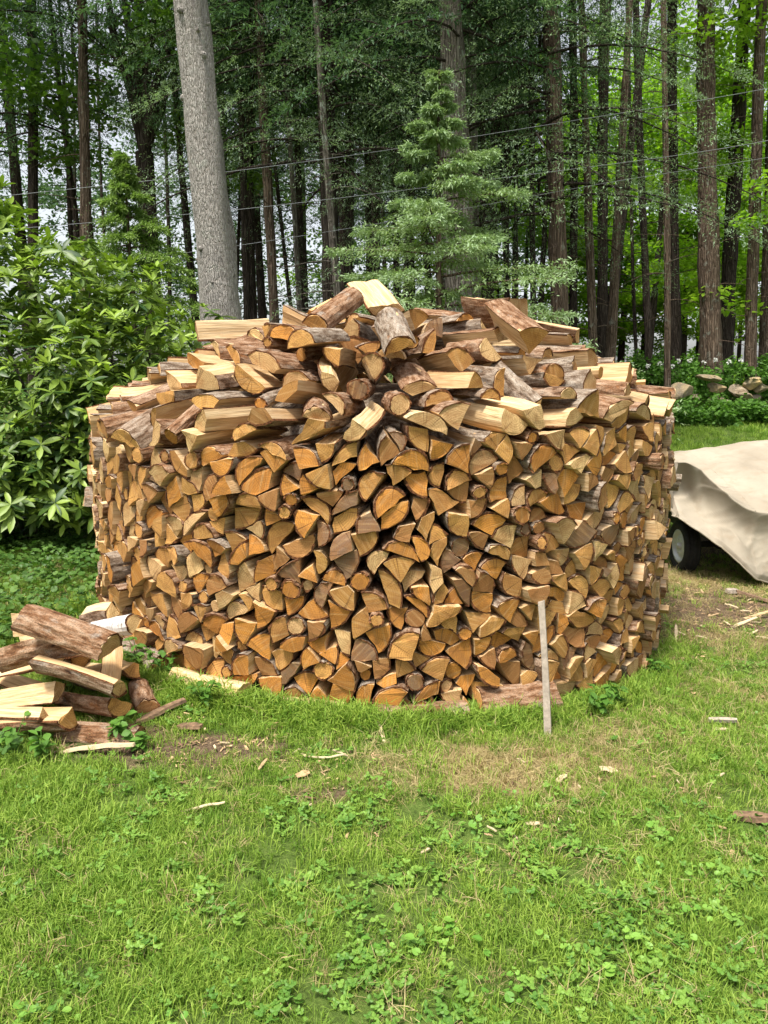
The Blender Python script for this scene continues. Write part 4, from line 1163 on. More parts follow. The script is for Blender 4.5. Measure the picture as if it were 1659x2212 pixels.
for k, (xt, yt, xb, yb, a, b, Y, mm, cr_, lab) in enumerate(rows):
    px_tree('hemlock_tree' if cr_ else 'bare_tree', lab, 'tree', xt, yt, xb, yb, a, b, Y, M['trunk_' + mm], cr_, H=20 if cr_ else 12, twigs=18, seed=20 + k, twz=(1.2, 8.5), bend=0.04, group=GT, lift=4.5 if xb > 1290 else 0.8)
# forked maple at the left
mp = at(318, 480, 17.5); mb = Vector((mp.x, 17.5, gz(mp.x, 17.5)))
mo = empty('maple_tree', mb); tag(mo, 'dark maple whose trunk forks into a fan of rising limbs', 'tree')
A = Acc()
fork = at(312, 330, 17.5) - mb
A.add(*tube_np([(0, 0, -0.3), (0, 0, 0.3), tuple(fork * 0.5), tuple(fork)], [0.27, 0.22, 0.20, 0.19], 12))
part('trunk', A.mesh('trunk', M['trunk_dark'], True), mo)
for xe, ye in ((215, -40), (262, -60), (300, -80), (345, -60), (395, -20), (420, 120)):
    e = at(xe, ye, 17.5 + rng.normal(0, 0.8)) - mb
    s = np.linspace(0, 1, 7)[:, None]
    P = np.array(fork)[None] * (1 - s) * 1.0 + np.array(e)[None] * s
    P[:, 2] += 0.25 * np.sin(np.pi * s[:, 0]); P += rng.normal(0, 0.05, P.shape) * np.sin(np.pi * s)
    A = Acc(); A.add(*tube_np(P, np.linspace(0.12, 0.05, 7), 8))
    for _ in range(5):
        i0 = rng.integers(2, 6); a = rng.uniform(0, 6.28); ln = rng.uniform(0.6, 1.6); q = np.linspace(0, 1, 4)[:, None]
        A.add(*tube_np(P[i0][None] + q * ln * np.array([[math.cos(a), 0.4 * math.sin(a), 0.7]]), np.linspace(0.035, 0.008, 4), 5))
    part('limb', A.mesh('limb', M['trunk_dark'], True), mo)
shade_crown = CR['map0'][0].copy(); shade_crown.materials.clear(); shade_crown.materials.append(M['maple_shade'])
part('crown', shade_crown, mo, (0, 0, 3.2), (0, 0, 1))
# forest further back
rf = np.random.default_rng(55)
backs = []
for k in range(46):
    Y = rf.uniform(23, 46)
    xx_ = rf.uniform(-0.60, 0.60) * Y
    backs.append((xx_, Y))
for px_ in (1230, 1290, 1350, 1400, 1460, 1520, 1580, 1640, 1700, 1320, 1490): backs.append((at(px_, 500, 1.0).x * (Yb := rf.uniform(28, 38)), Yb))
for k, (xx_, Y) in enumerate(backs):
    right = xx_ / Y > 0.14
    if -0.5 < xx_ / Y < -0.25 and k < 46 and k % 2: continue
    if right and k < 46 and k % 3: continue
    mapl = right or rf.random() < (0.8 if right else 0.08) or k >= 46
    b = Vector((xx_, Y, gz(xx_, Y))); t = b + Vector((rf.normal(0, 0.25), rf.normal(0, 0.25), 8))
    if mapl:
        tree('maple_tree', 'maple with bright green leaves deep in the woods', 'tree', b, t, rf.uniform(0.09, 0.18), 0.08, M['trunk_dark'], 'map%d' % rf.integers(3), H=11, group='maples deep in the woods', twigs=5, seed=200 + k)
    else:
        tree('hemlock_tree', 'dark hemlock standing deep in the woods', 'tree', b, t, rf.uniform(0.10, 0.22), 0.09, M['trunk_dark'], 'hem%d' % rf.integers(3), H=22, group='hemlocks deep in the woods', twigs=14, seed=200 + k, twz=(1.5, 11), lift=0.10 * (Y - 14))
for k in range(30):
    Y = rf.uniform(19, 34); xx_ = rf.uniform(-0.42, 0.36) * Y
    b = Vector((xx_, Y, gz(xx_, Y))); t = b + Vector((rf.normal(0, 0.35), rf.normal(0, 0.2), 9))
    tree('bare_tree', 'slim dark bare trunk with dead twigs in the deep shade of the woods', 'tree', b, t, rf.uniform(0.05, 0.13), 0.05, M['trunk_dark'], None, H=15, group='slim bare trunks in the woods', twigs=26, seed=400 + k, twz=(1.5, 11), bend=0.06)
# far-off wood: a low mass of understorey leaves behind everything
bl = [(rf.uniform(-45, 45), rf.uniform(46, 62), rf.uniform(-0.8, 2.4), rf.uniform(1.2, 3.2), rf.uniform(1, 2), rf.uniform(0.6, 1.5)) for _ in range(150)]
tag(obj('distant_woods', blob_leaves(77, bl, 36000, 0.30, M['maple'], 'distant_woods')), 'distant green understorey seen between the trunks', 'woods', kind='stuff')

bl = [(rf.uniform(-42, 14), rf.uniform(44, 58), rf.uniform(1, 17), rf.uniform(1.0, 3.0), rf.uniform(1, 2), rf.uniform(0.35, 1.0)) for _ in range(430)]
tag(obj('distant_woods', blob_leaves(83, bl, 80000, 0.26, M['hemlock'], 'distant_woods')), 'distant dark evergreen boughs with specks of sky between', 'woods', kind='stuff')

# ------------------------------------------------------------------ the two spruces
def spruce(name, label, px, py_tip, Y, rad, nb, m, seed, st, per, cl, cw, rise, droop, whorl, z0=0.25, xb=None, power=0.85):
    tip = at(px, py_tip, Y)
    b = Vector((at(xb or px, 700, Y).x, Y, gz(tip.x, Y)))
    H = tip.z - b.z
    o = empty(name, b); tag(o, label, 'tree')
    f, w = conifer(seed, H, z0, rad, nb, st, per, cl, cw, rise, droop, power, 0.10, 0.45, whorl)
    part('trunk', trunk_mesh('trunk', H, 0.07, 0.006, M['trunk_brown'], seed, k=8), o)
    c = part('crown', f.mesh('spruce_crown', m), o)
    part('limbs', w.mesh('limbs', M['trunk_brown'], True), c)['kind'] = 'stuff'
    return o
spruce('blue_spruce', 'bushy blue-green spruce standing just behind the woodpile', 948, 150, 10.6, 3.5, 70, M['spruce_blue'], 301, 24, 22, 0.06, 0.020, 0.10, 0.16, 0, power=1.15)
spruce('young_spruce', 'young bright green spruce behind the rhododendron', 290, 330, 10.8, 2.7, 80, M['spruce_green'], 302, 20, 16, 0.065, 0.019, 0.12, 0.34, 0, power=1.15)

# ------------------------------------------------------------------ rhododendron
def leaf_template(ln, wd, fold=0.22, curl=0.18):
    """8-quad leaf along +x"""
    xs = np.array([0, 0.18, 0.45, 0.75, 1.0]); ws = np.array([0.06, 0.55, 1.0, 0.78, 0.04])
    V = []
    for x_, w_ in zip(xs, ws):
        zc = -curl * x_ ** 2
        for s in (-1, 0, 1): V.append((x_ * ln, s * w_ * wd / 2, (zc * ln) + abs(s) * w_ * wd * fold))
    V = np.array(V); Q = []
    for i in range(4):
        for j in range(2):
            a = i * 3 + j; Q.append((a, a + 1, a + 4, a + 3))
    return V, np.array(Q)
def rhodo():
    r = np.random.default_rng(91)
    c = at(120, 900, 7.4); bx, by = c.x, 7.4; bz = gz(bx, by)
    o = empty('rhododendron', (bx, by, bz)); tag(o, 'big rhododendron with glossy leaf whorls beside the woodpile', 'shrub')
    lobes = [(-0.2, -0.8, 0.5, 0.8, 0.45, 0.5), (0.45, -0.6, 0.55, 0.6, 0.5, 0.5), (-1.0, -0.8, 0.6, 0.8, 0.5, 0.6), (0.6, -0.45, 1.15, 0.6, 0.5, 0.55), (1.05, 0.2, 1.7, 0.55, 0.6, 0.6), (0.7, 0.2, 2.15, 0.5, 0.5, 0.4), (-0.5, 0.0, 2.75, 0.42, 0.4, 0.42), (-0.95, 0.0, 2.45, 0.5, 0.45, 0.5), (0.2, 0.0, 2.3, 0.5, 0.5, 0.45), (-0.3, 0.0, 1.15, 1.25, 1.0, 1.15), (0.35, -0.15, 1.25, 0.95, 0.8, 1.0), (0.75, 0.1, 1.65, 0.55, 0.55, 0.55), (-0.1, 0.0, 2.15, 0.75, 0.7, 0.65), (-0.55, -0.1, 2.35, 0.5, 0.5, 0.65),
             (-1.2, 0.1, 1.6, 0.8, 0.8, 0.9), (0.25, -0.45, 0.55, 0.7, 0.55, 0.5), (0.55, 0.0, 0.9, 0.7, 0.6, 0.65), (-0.6, -0.5, 0.75, 0.9, 0.6, 0.7)]
    inst = []
    lb = np.array(lobes); w = lb[:, 3] * lb[:, 5]; w /= w.sum()
    for k in range(2200):
        b = lb[r.choice(len(lb), p=w)]
        d = unit(r.normal(size=3) + np.array([0, -0.45, 0.25]))
        rad = r.uniform(0.72, 1.04) if r.random() < 0.75 else r.uniform(0.4, 0.75)
        p = b[:3] + d * b[3:] * rad
        if p[2] < 0.12: continue
        up = unit(d * 0.55 + np.array([0, 0, 0.9]) + r.normal(0, 0.22, 3))
        ws_ = r.uniform(0.7, 1.2); nl = r.integers(5, 12); a0 = r.uniform(0, 6.28)
        e1 = unit(np.cross(up, [0.3, 0.2, 1.0])); e2 = np.cross(up, e1)
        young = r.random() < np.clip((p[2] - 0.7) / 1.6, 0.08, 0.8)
        for q in range(nl):
            a = a0 + q * 2 * math.pi / nl + r.normal(0, 0.2)
            el = r.uniform(0.25, 0.85) if young else r.uniform(-0.45, 0.45)
            hd = math.cos(el) * (math.cos(a) * e1 + math.sin(a) * e2) + math.sin(el) * up
            sc = r.uniform(0.6, 1.2) * ws_ * (0.85 if young else 1.0)
            X = unit(hd); Z = unit(up - X * (up @ X)); Y_ = np.cross(Z, X)
            inst.append((p, np.column_stack([X, Y_, Z]) * sc, young))
    base4 = [leaf_template(0.14, 0.046, 0.14, c_) for c_ in (0.05, 0.14, 0.24)]
    camv = np.array([-bx, -by, CAM_Z - bz])
    def impv(it):
        v = camv - it[0]; n = it[1][:, 2]
        return abs(n @ v) / np.linalg.norm(v) ** 3 * 0.5 + 0.6 / np.linalg.norm(v) ** 2
    order = sorted(range(len(inst)), key=lambda i: -impv(inst[i]))
    solo_, rest_ = order[:290], order[290:]
    lm = [mesh_np('leaf', v, [q], M['rhodo'], smooth=True) for v, q in base4]
    for k in solo_:
        p, Rm, yg = inst[k]
        l = obj('leaf', lm[k % 3]); l.parent = o
        l.matrix_local = Matrix.Translation(Vector(p)) @ Matrix(Rm.tolist()).to_4x4()
    A = Acc()
    for k in rest_:
        p, Rm, yg = inst[k]; v, q = base4[k % 3]
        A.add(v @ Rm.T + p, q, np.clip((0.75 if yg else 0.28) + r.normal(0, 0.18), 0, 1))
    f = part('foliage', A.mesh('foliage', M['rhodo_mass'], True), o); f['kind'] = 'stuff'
    for k in range(11):
        b = lb[k % len(lb)]; e = b[:3] + r.normal(0, 0.25, 3) * b[3:]
        s = np.linspace(0, 1, 7)[:, None]; st0 = np.array([r.normal(0, 0.2), r.normal(0, 0.2), -0.1])
        P = st0 * (1 - s) + e * s; P[:, 2] = st0[2] + (e[2] - st0[2]) * s[:, 0] ** 1.2; P += r.normal(0, 0.03, P.shape)
        A = Acc(); A.add(*tube_np(P, np.linspace(0.024, 0.008, 7), 6))
        for _ in range(4):
            i0 = r.integers(3, 7); q = np.linspace(0, 1, 4)[:, None]; dv = unit(r.normal(size=3) + np.array([0, 0, 0.6]))
            A.add(*tube_np(P[i0][None] + q * 0.4 * dv[None], np.linspace(0.009, 0.004, 4), 5))
        part('stem', A.mesh('stem', M['trunk_grey'], True), o)
rhodo()

# ------------------------------------------------------------------ stones, undergrowth, ferns at the wood edge
def rock(name, loc, sx, sy, sz, seed, rz, label, group='stones of the tumbled wall'):
    r = np.random.default_rng(seed)
    bm = bmesh.new(); bmesh.ops.create_icosphere(bm, subdivisions=3, radius=1)
    pl = [(unit(r.normal(size=3)), r.uniform(0.5, 0.85)) for _ in range(14)]
    for v in bm.verts:
        p = np.array(v.co)
        for n, d in pl:
            e = p @ n - d
            if e > 0: p = p - n * e * 0.98
        p = p * (1 + r.normal(0, 0.012))
        v.co = Vector((p[0] * sx, p[1] * sy, p[2] * sz))
    me = bpy.data.meshes.new('rock'); bm.to_mesh(me); bm.free(); me.materials.append(M['stone'])
    o = obj(name, me, loc=loc); o.rotation_euler = (r.normal(0, 0.15), r.normal(0, 0.15), rz)
    tag(o, label, 'stone', group)
SY = 18.6
stones = [(1470, 845, 42, 25, 'large flat yellow fieldstone at the end of the tumbled wall'), (1548, 838, 28, 18, 'smooth orange fieldstone in the middle of the tumbled wall'), (1595, 845, 26, 22, 'buff angular stone in the tumbled wall'),
          (1625, 828, 28, 16, 'grey blocky stone topping the tumbled wall'), (1645, 838, 22, 17, 'tan stone near the ferns on the tumbled wall'), (1530, 815, 34, 10, 'long brown slab lying on top of the tumbled wall'), (1610, 855, 32, 15, 'reddish brown layered stone in the tumbled wall'),
          (1440, 858, 20, 16, 'small tan stone by the weeds at the wall end')]
for k, (px, py, w_, h_, lab) in enumerate(stones):
    Y = SY + rng.normal(0, 0.15); p = at(px, py, Y); s = Y / FPX
    rock('fieldstone', p, w_ * s * 0.85, 0.7 * w_ * s, h_ * s * 0.8, 500 + k, rng.uniform(-0.3, 0.3), lab)
for k in range(22):
    px = rng.uniform(1440, 1720); py = rng.uniform(845, 905); Y = SY + (905 - py) * 0.012 - 0.3
    p = at(px, py, Y); s = rng.uniform(0.09, 0.2)
    rock('fieldstone', p, s * 1.3, s, s * 0.75, 540 + k, rng.uniform(0, 3), 'small brown rubble stone low in the tumbled wall', 'small rubble of the tumbled wall')
bl = []
for k in range(130):
    px = rng.uniform(1330, 1800); Y = rng.uniform(18.9, 21.5)
    p = at(px, 800, Y); bl.append((p.x, Y, gz(p.x, Y) + rng.uniform(0.1, 1.0) + 0.2 * (Y - 19), rng.uniform(0.2, 0.4), rng.uniform(0.2, 0.4), rng.uniform(0.12, 0.3)))
for k in range(110):
    px = rng.uniform(1400, 1800); Y = rng.uniform(17.2, 18.5)
    p = at(px, 900, Y); bl.append((p.x, Y, gz(p.x, Y) + rng.uniform(0.02, 0.42), rng.uniform(0.15, 0.35), 0.25, rng.uniform(0.08, 0.22)))
tag(obj('undergrowth', blob_leaves(78, bl, 24000, 0.10, M['weed'], 'undergrowth')), 'leafy green undergrowth around the tumbled stones', 'undergrowth', kind='stuff')
bl = []
for k in range(110):
    a = rng.uniform(-6.5, 0.5); Y = rng.uniform(9.2, 15)
    bl.append((a, Y, gz(a, Y) + rng.uniform(0.1, 0.9), rng.uniform(0.3, 0.5), 0.4, rng.uniform(0.15, 0.35)))
tag(obj('undergrowth', blob_leaves(79, bl, 9000, 0.10, M['weed'], 'undergrowth')), 'low leafy shrubs in the shade behind the rhododendron', 'undergrowth', kind='stuff')
for k, (px, py) in enumerate([(1400, 790), (1425, 786), (1465, 780), (1490, 778), (1520, 783), (1545, 778), (1575, 782), (1600, 780), (1452, 792)]):
    p = at(px, py, 19.4); r = np.random.default_rng(600 + k)
    d = unit(r.normal(size=(26, 3)) + np.array([0, -0.2, 0.4])); V, Q = cards(np.tile(p, (26, 1)) + d * 0.02, d, unit(r.normal(size=(26, 3))), 0.05, 0.03)
    V0 = np.array(p)
    o = obj('white_flower', mesh_np('white_flower', V - V0, [Q], M['petal']), loc=p)
    stp = Acc(); stp.add(*tube_np([(0, 0, 0), (0.02, 0, -0.35), (0.03, 0.02, -0.8)], [0.006, 0.007, 0.008], 5)); part('stem', stp.mesh('stem', M['weed']), o)
    tag(o, 'small white flower head above the undergrowth by the stones', 'flower', 'white flowers at the wood edge')
def fern(px, py, Y, seed, ln=0.6):
    p = at(px, py, Y); r = np.random.default_rng(seed); z = gz(p.x, Y)
    o = empty('fern', (p.x, Y, max(z, p.z - 0.5))); tag(o, 'light green fern arching over the tumbled stones', 'fern', 'ferns at the wood edge')
    for k in range(9):
        a = k * 0.7 + r.normal(0, 0.2); s = np.linspace(0.1, 1, 22); sd_ = np.array([-math.sin(a), math.cos(a), 0])
        P = np.column_stack([np.cos(a) * s * ln * 0.8, np.sin(a) * s * ln * 0.8, ln * (1.3 * s - 0.9 * s ** 2)])
        P2 = np.repeat(P, 2, 0); sg = np.tile([1, -1], 22)[:, None]
        D = unit(sd_[None] * sg + np.array([math.cos(a), math.sin(a), 0]) * 0.4)
        V, Q = cards(P2, D, np.tile([0, 0, 1.0], (44, 1)), np.repeat(0.17 * ln / 0.6 * np.sin(np.pi * (0.12 + 0.85 * s)), 2), 0.035)
        A = Acc(); A.add(V, Q, 0.9); A.add(*tube_np(P, np.linspace(0.005, 0.002, 22), 4), 0.5)
        part('frond', A.mesh('frond', M['weed']), o)
fern(1630, 800, 18.9, 1, 0.75); fern(1600, 805, 19.2, 2, 0.7); fern(1700, 800, 18.7, 3, 0.75)

# ------------------------------------------------------------------ overhead cables
for k, (pts, Y, lab) in enumerate([([(430, 381), (831, 326), (1298, 251), (1659, 194)], 12.2, 'uppermost bright overhead cable crossing the woods'),
                                   ([(430, 463), (752, 426), (1416, 343), (1659, 306)], 12.0, 'middle overhead cable crossing in front of the trunks'),
                                   ([(430, 545), (900, 470), (1354, 386), (1659, 343)], 12.3, 'lowest dark overhead cable crossing the woods')]):
    W_ = [at(x_, y_, Y) for x_, y_ in pts]
    dl = (W_[1] - W_[0]).normalized(); dr = (W_[3] - W_[2]).normalized()
    P = [W_[0] - dl * 12 + Vector((0, 0, 0.4))] + W_ + [W_[3] + dr * 12 + Vector((0, 0, 0.5))]
    P = np.array([tuple(q) for q in P]); s = np.linspace(0, 5, 41); P = np.column_stack([np.interp(s, range(6), P[:, c_]) for c_ in range(3)])
    for _ in range(8): P[1:-1] = (P[:-2] + 2 * P[1:-1] + P[2:]) / 4
    A = Acc(); A.add(*tube_np(P, np.full(len(P), 0.0036 if k < 2 else 0.003), 6))
    tag(obj('overhead_cable', A.mesh('overhead_cable', M['wire'], True)), lab, 'cable')

# ------------------------------------------------------------------ lawn: instanced tufts, clover and weeds
HID = bpy.data.collections.new('tuft_sources')
def src(name, me, c): 
    o = bpy.data.objects.new(name, me); c.objects.link(o)
def blade_tuft(seed, n, h, w, m, lean=0.5, spread=0.035):
    r = np.random.default_rng(seed); V, F = [], []
    for k in range(n):
        a = r.uniform(0, 6.28); b = r.uniform(0, 6.28); hh = h * r.uniform(0.45, 1.15); ww = w * r.uniform(0.7, 1.3)
        o = np.array([math.cos(b), math.sin(b), 0]) * spread * math.sqrt(r.random()); d = np.array([math.cos(a), math.sin(a), 0]); s = np.array([-d[1], d[0], 0])
        ln = lean * r.uniform(0.2, 1.5)
        p1 = o + d * hh * ln * 0.35 + np.array([0, 0, hh * 0.55]); p2 = o + d * hh * ln + np.array([0, 0, hh * (1.0 - 0.3 * ln)])
        i = len(V); V += [o - s * ww / 2 - [0, 0, 0.006], o + s * ww / 2 - [0, 0, 0.006], p1 + s * ww * 0.4, p1 - s * ww * 0.4, p2]
        F += [(i, i + 1, i + 2), (i, i + 2, i + 3), (i + 3, i + 2, i + 4)]
    return mesh_np('tuft', np.array(V), [np.array(F)], m)
def clover_clump(seed, n, m, ls=0.011, h=0.035, leaflets=3, spread=0.04, heart=False):
    r = np.random.default_rng(seed); V, F = [], []
    for k in range(n):
        b = r.uniform(0, 6.28); o = np.array([math.cos(b), math.sin(b), 0]) * spread * math.sqrt(r.random()); o[2] = h * r.uniform(0.5, 1.2)
        up = unit(np.array([r.normal(0, 0.3), r.normal(0, 0.3), 1.0])); e1 = unit(np.cross(up, [1, 0.2, 0])); e2 = np.cross(up, e1); a0 = r.uniform(0, 6.28)
        i = len(V); V += [o * [0.8, 0.8, 0] + [0.0008, 0, -0.01], o * [0.8, 0.8, 0] - [0.0008, 0, 0.01], o]; F.append((i, i + 1, i + 2))
        for q in range(leaflets):
            a = a0 + q * 2 * math.pi / leaflets; dr_ = math.cos(a) * e1 + math.sin(a) * e2
            sd_ = np.cross(up, dr_); s = ls * r.uniform(0.8, 1.2); c = o + dr_ * s * 0.9
            i = len(V)
            V.append(o)
            ang = np.linspace(-2.5, 2.5, 7)
            for t in ang: V.append(c + dr_ * math.cos(t) * s + sd_ * math.sin(t) * s * 0.85 + up * (0.25 * s * math.cos(2 * t)))
            for t in range(6): F.append((i, i + 1 + t, i + 2 + t))
    return mesh_np('clover', np.array(V), [np.array(F)], m)
def violet_leaf(seed, n, m, ls=0.02, h=0.04, spread=0.045):
    r = np.random.default_rng(seed); V, F = [], []
    for k in range(n):
        b = r.uniform(0, 6.28); o = np.array([math.cos(b), math.sin(b), 0]) * spread * math.sqrt(r.random()); o[2] = h * r.uniform(0.5, 1.2)
        up = unit(np.array([r.normal(0, 0.35), r.normal(-0.15, 0.3), 1.0])); e1 = unit(np.cross(up, [1, 0.2, 0])); e2 = np.cross(up, e1); a0 = r.uniform(0, 6.28)
        s = ls * r.uniform(0.6, 1.2); i = len(V); V.append(o); m_ = 12
        for q in range(m_ + 1):
            a = (q / m_) * 2 * math.pi * 0.94 + 0.19
            rr = s * (1 + 0.04 * math.cos(9 * a)); V.append(o + (math.cos(a + a0) * e1 + math.sin(a + a0) * e2) * rr + up * s * 0.16 * (1 + 0.5 * math.sin(2 * a)))
        for q in range(m_): F.append((i, i + 1 + q, i + 2 + q))
        i = len(V); V += [o * [0.6, 0.6, 0] + [0.001, 0, -0.01], o * [0.6, 0.6, 0] - [0.001, 0, 0.01], o]; F.append((i, i + 1, i + 2))
    return mesh_np('violet', np.array(V), [np.array(F)], m)
def scatter(name, label, cat, sources, P, scl, seed, tilt=0.15):
    r = np.random.default_rng(seed); n = len(P)
    c = bpy.data.collections.new(name + '_sources')
    for k, me in enumerate(sources): src('%s_source_%02d' % (name, k), me, c)
    me = mesh_np(name, P, [np.zeros((0, 3), int)], [], attrs={'rot': ('FLOAT_VECTOR', np.column_stack([r.normal(0, tilt, n), r.normal(0, tilt, n), r.uniform(0, 6.283, n)])), 'scl': ('FLOAT', scl), 'pick': ('INT', r.integers(0, len(sources), n))})
    o = obj(name, me)
    ng = bpy.data.node_groups.new(name, 'GeometryNodeTree')
    ng.interface.new_socket('Geometry', in_out='INPUT', socket_type='NodeSocketGeometry'); ng.interface.new_socket('Geometry', in_out='OUTPUT', socket_type='NodeSocketGeometry')
    gi, gout = ng.nodes.new('NodeGroupInput'), ng.nodes.new('NodeGroupOutput')
    ip = ng.nodes.new('GeometryNodeInstanceOnPoints'); ci = ng.nodes.new('GeometryNodeCollectionInfo')
    ci.inputs['Collection'].default_value = c; ci.inputs['Separate Children'].default_value = True; ci.inputs['Reset Children'].default_value = True
    ip.inputs['Pick Instance'].default_value = True
    def na(an, t):
        q = ng.nodes.new('GeometryNodeInputNamedAttribute'); q.data_type = t; q.inputs['Name'].default_value = an; return q.outputs['Attribute']
    lk = ng.links.new
    lk(gi.outputs[0], ip.inputs['Points']); lk(ci.outputs[0], ip.inputs['Instance']); lk(na('pick', 'INT'), ip.inputs['Instance Index'])
    lk(na('rot', 'FLOAT_VECTOR'), ip.inputs['Rotation']); lk(na('scl', 'FLOAT'), ip.inputs['Scale']); lk(ip.outputs[0], gout.inputs[0])
    md = o.modifiers.new('scatter', 'NODES'); md.node_group = ng
    tag(o, label, cat, kind='stuff')
    return o
rg = np.random.default_rng(5)
def lawn_points(n, x0, x1, y0, y1):
    x_, y_ = rg.uniform(x0, x1, n), rg.uniform(y0, y1, n)
    keep = np.abs(x_) < 0.62 * y_ + 0.9
    keep &= np.hypot(x_ - PCX, y_ - PCY) > PR - 0.03
    return x_[keep], y_[keep]
def filt(x_, y_, dens):
    k = rg.random(len(x_)) < dens
    return x_[k], y_[k]
x_, y_ = lawn_points(160000, -4.0, 5.5, 1.1, 8.5)
dry, bare = patch_val(x_, y_, DRY), patch_val(x_, y_, BARE)
pn = vnoise(x_, y_, 2.6, 41); pn2 = vnoise(x_, y_, 7.0, 42)
foot = np.exp(-((np.hypot(x_ - PCX, y_ - PCY) - PR - 0.10) / 0.10) ** 2)
dens = np.clip(0.35 + 0.9 * (pn - 0.3) + 0.7 * (pn2 - 0.5), 0.12, 1) * (1 - 0.80 * np.clip(dry, 0, 1)) * (1 - 0.93 * np.clip(bare, 0, 1)) + foot * 0.55 * sst(0.9, 0.4, np.abs(np.arctan2(x_ - PCX, PCY - y_) + 0.15))
dens *= np.where(y_ > 4.5, 0.5, 1.0)
xa, ya = filt(x_, y_, dens)
fa = np.exp(-((np.hypot(xa - PCX, ya - PCY) - PR - 0.12) / 0.13) ** 2)
scl = rg.uniform(0.55, 1.15, len(xa)) * (1 + 0.75 * fa) * (0.85 + 0.5 * vnoise(xa, ya, 1.8, 43))
scatter('lawn_grass', 'short uneven green lawn grass around the woodpile', 'grass', [blade_tuft(700 + k, 22, 0.046, 0.0030, M['grass'], 0.9, 0.04) for k in range(6)], np.column_stack([xa, ya, ground_z(xa, ya)]), scl, 1)
xs_, ys_ = lawn_points(50000, -3.5, 5.5, 1.1, 8.5)
dd = 0.09 + 0.9 * patch_val(xs_, ys_, DRY) + 0.3 * np.clip(vnoise(xs_, ys_, 4.0, 47) - 0.5, 0, 1)
dd *= 1 - 0.7 * patch_val(xs_, ys_, BARE[:5])
xs_, ys_ = filt(xs_, ys_, dd)
scatter('dry_grass', 'straw-coloured dead grass in patches of the lawn', 'grass', [blade_tuft(720 + k, 18, 0.055, 0.0026, M['straw'], 1.7, 0.05) for k in range(4)], np.column_stack([xs_, ys_, ground_z(xs_, ys_) - 0.003]), rg.uniform(0.5, 1.1, len(xs_)), 2, 0.35)
xc, yc = lawn_points(16000, -3.0, 4.0, 1.1, 5.5)
dc = np.clip(0.30 + 1.0 * (vnoise(xc, yc, 2.1, 51) - 0.42) + 0.9 * (vnoise(xc, yc, 6.1, 52) - 0.5), 0, 0.8) * (1 - patch_val(xc, yc, DRY)) * (1 - patch_val(xc, yc, BARE)) * np.where(yc < 2.9, 1.0, 0.45)
xc, yc = filt(xc, yc, dc)
scatter('clover', 'low clover growing through the lawn', 'clover', [clover_clump(740 + k, 6, M['clover'], 0.0065, 0.030) for k in range(4)], np.column_stack([xc, yc, ground_z(xc, yc)]), rg.uniform(0.7, 1.25, len(xc)), 3)
xv, yv = lawn_points(2600, -3.0, 3.0, 1.1, 4.0)
dv = np.clip(3.0 * (vnoise(xv, yv, 2.7, 61) - 0.55), 0, 1) * np.where(yv < 2.7, 1, 0.4) * (1 - patch_val(xv, yv, DRY)) * (1 - patch_val(xv, yv, BARE))
xv, yv = filt(xv, yv, dv)
scatter('ground_cover', 'round-leaved violets scattered through the lawn', 'ground cover', [violet_leaf(760 + k, 3, M['violet'], 0.012, 0.036) for k in range(4)], np.column_stack([xv, yv, ground_z(xv, yv)]), rg.uniform(0.6, 1.2, len(xv)), 4)
# bark crumbs and sawdust round the stack, the loose heap and the trailer
def crumb(seed, m):
    r = np.random.default_rng(seed); V, F = [], []
    for k in range(7):
        c = np.array([r.normal(0, 0.03), r.normal(0, 0.03), 0.006]); a = r.uniform(0, 3.1); l_, w2 = r.uniform(0.004, 0.018), r.uniform(0.002, 0.006)
        d = np.array([math.cos(a), math.sin(a), r.normal(0, 0.25)]); q = np.array([-math.sin(a), math.cos(a), r.normal(0, 0.25)]); i = len(V)
        V += [c - d * l_ - q * w2, c + d * l_ - q * w2 * 0.6, c + d * l_ * 0.9 + q * w2, c - d * l_ * 0.8 + q * w2 * 0.8, c + np.array([0, 0, 0.004])]
        F += [(i, i + 1, i + 4), (i + 1, i + 2, i + 4), (i + 2, i + 3, i + 4), (i + 3, i, i + 4)]
    return mesh_np('crumb', np.array(V), [np.array(F)], m)
xk, yk = lawn_points(14000, -3.0, 5.0, 2.2, 8.0)
rk_ = np.hypot(xk - PCX, yk - PCY) - PR
dk = 0.55 * np.exp(-(rk_ / 0.22) ** 2) + 0.45 * patch_val(xk, yk, BARE[:5]) + 0.18 * patch_val(xk, yk, DRY) + 0.02 + 0.3 * np.exp(-(((xk - SP.x) / 0.6) ** 2 + ((yk - SP.y) / 0.6) ** 2))
xk, yk = filt(xk, yk, np.clip(dk, 0, 1))
scatter('bark_crumbs', 'bark crumbs and splinters littering the ground round the stack', 'litter', [crumb(820 + k, (M['chip'], M['chip_dark'], M['chip_dark'], M['chip_dark'], M['chip'])[k]) for k in range(5)], np.column_stack([xk, yk, ground_z(xk, yk)]), rg.uniform(0.5, 1.2, len(xk)), 8)
# lawn beyond the trailer
xb_, yb_ = rg.uniform(1.0, 14, 9000), rg.uniform(9, 18.5, 9000)
db = (1 - 0.9 * patch_val(xb_, yb_, BARE)) * np.clip(0.4 + vnoise(xb_, yb_, 1.0, 44), 0, 1)
xb_, yb_ = filt(xb_, yb_, db)
scatter('rear_lawn_grass', 'short green lawn beyond the tarp', 'grass', [blade_tuft(780 + k, 20, 0.11, 0.009, M['grass'], 0.7, 0.10) for k in range(3)], np.column_stack([xb_, yb_, ground_z(xb_, yb_)]), rg.uniform(0.6, 1.2, len(xb_)), 5)
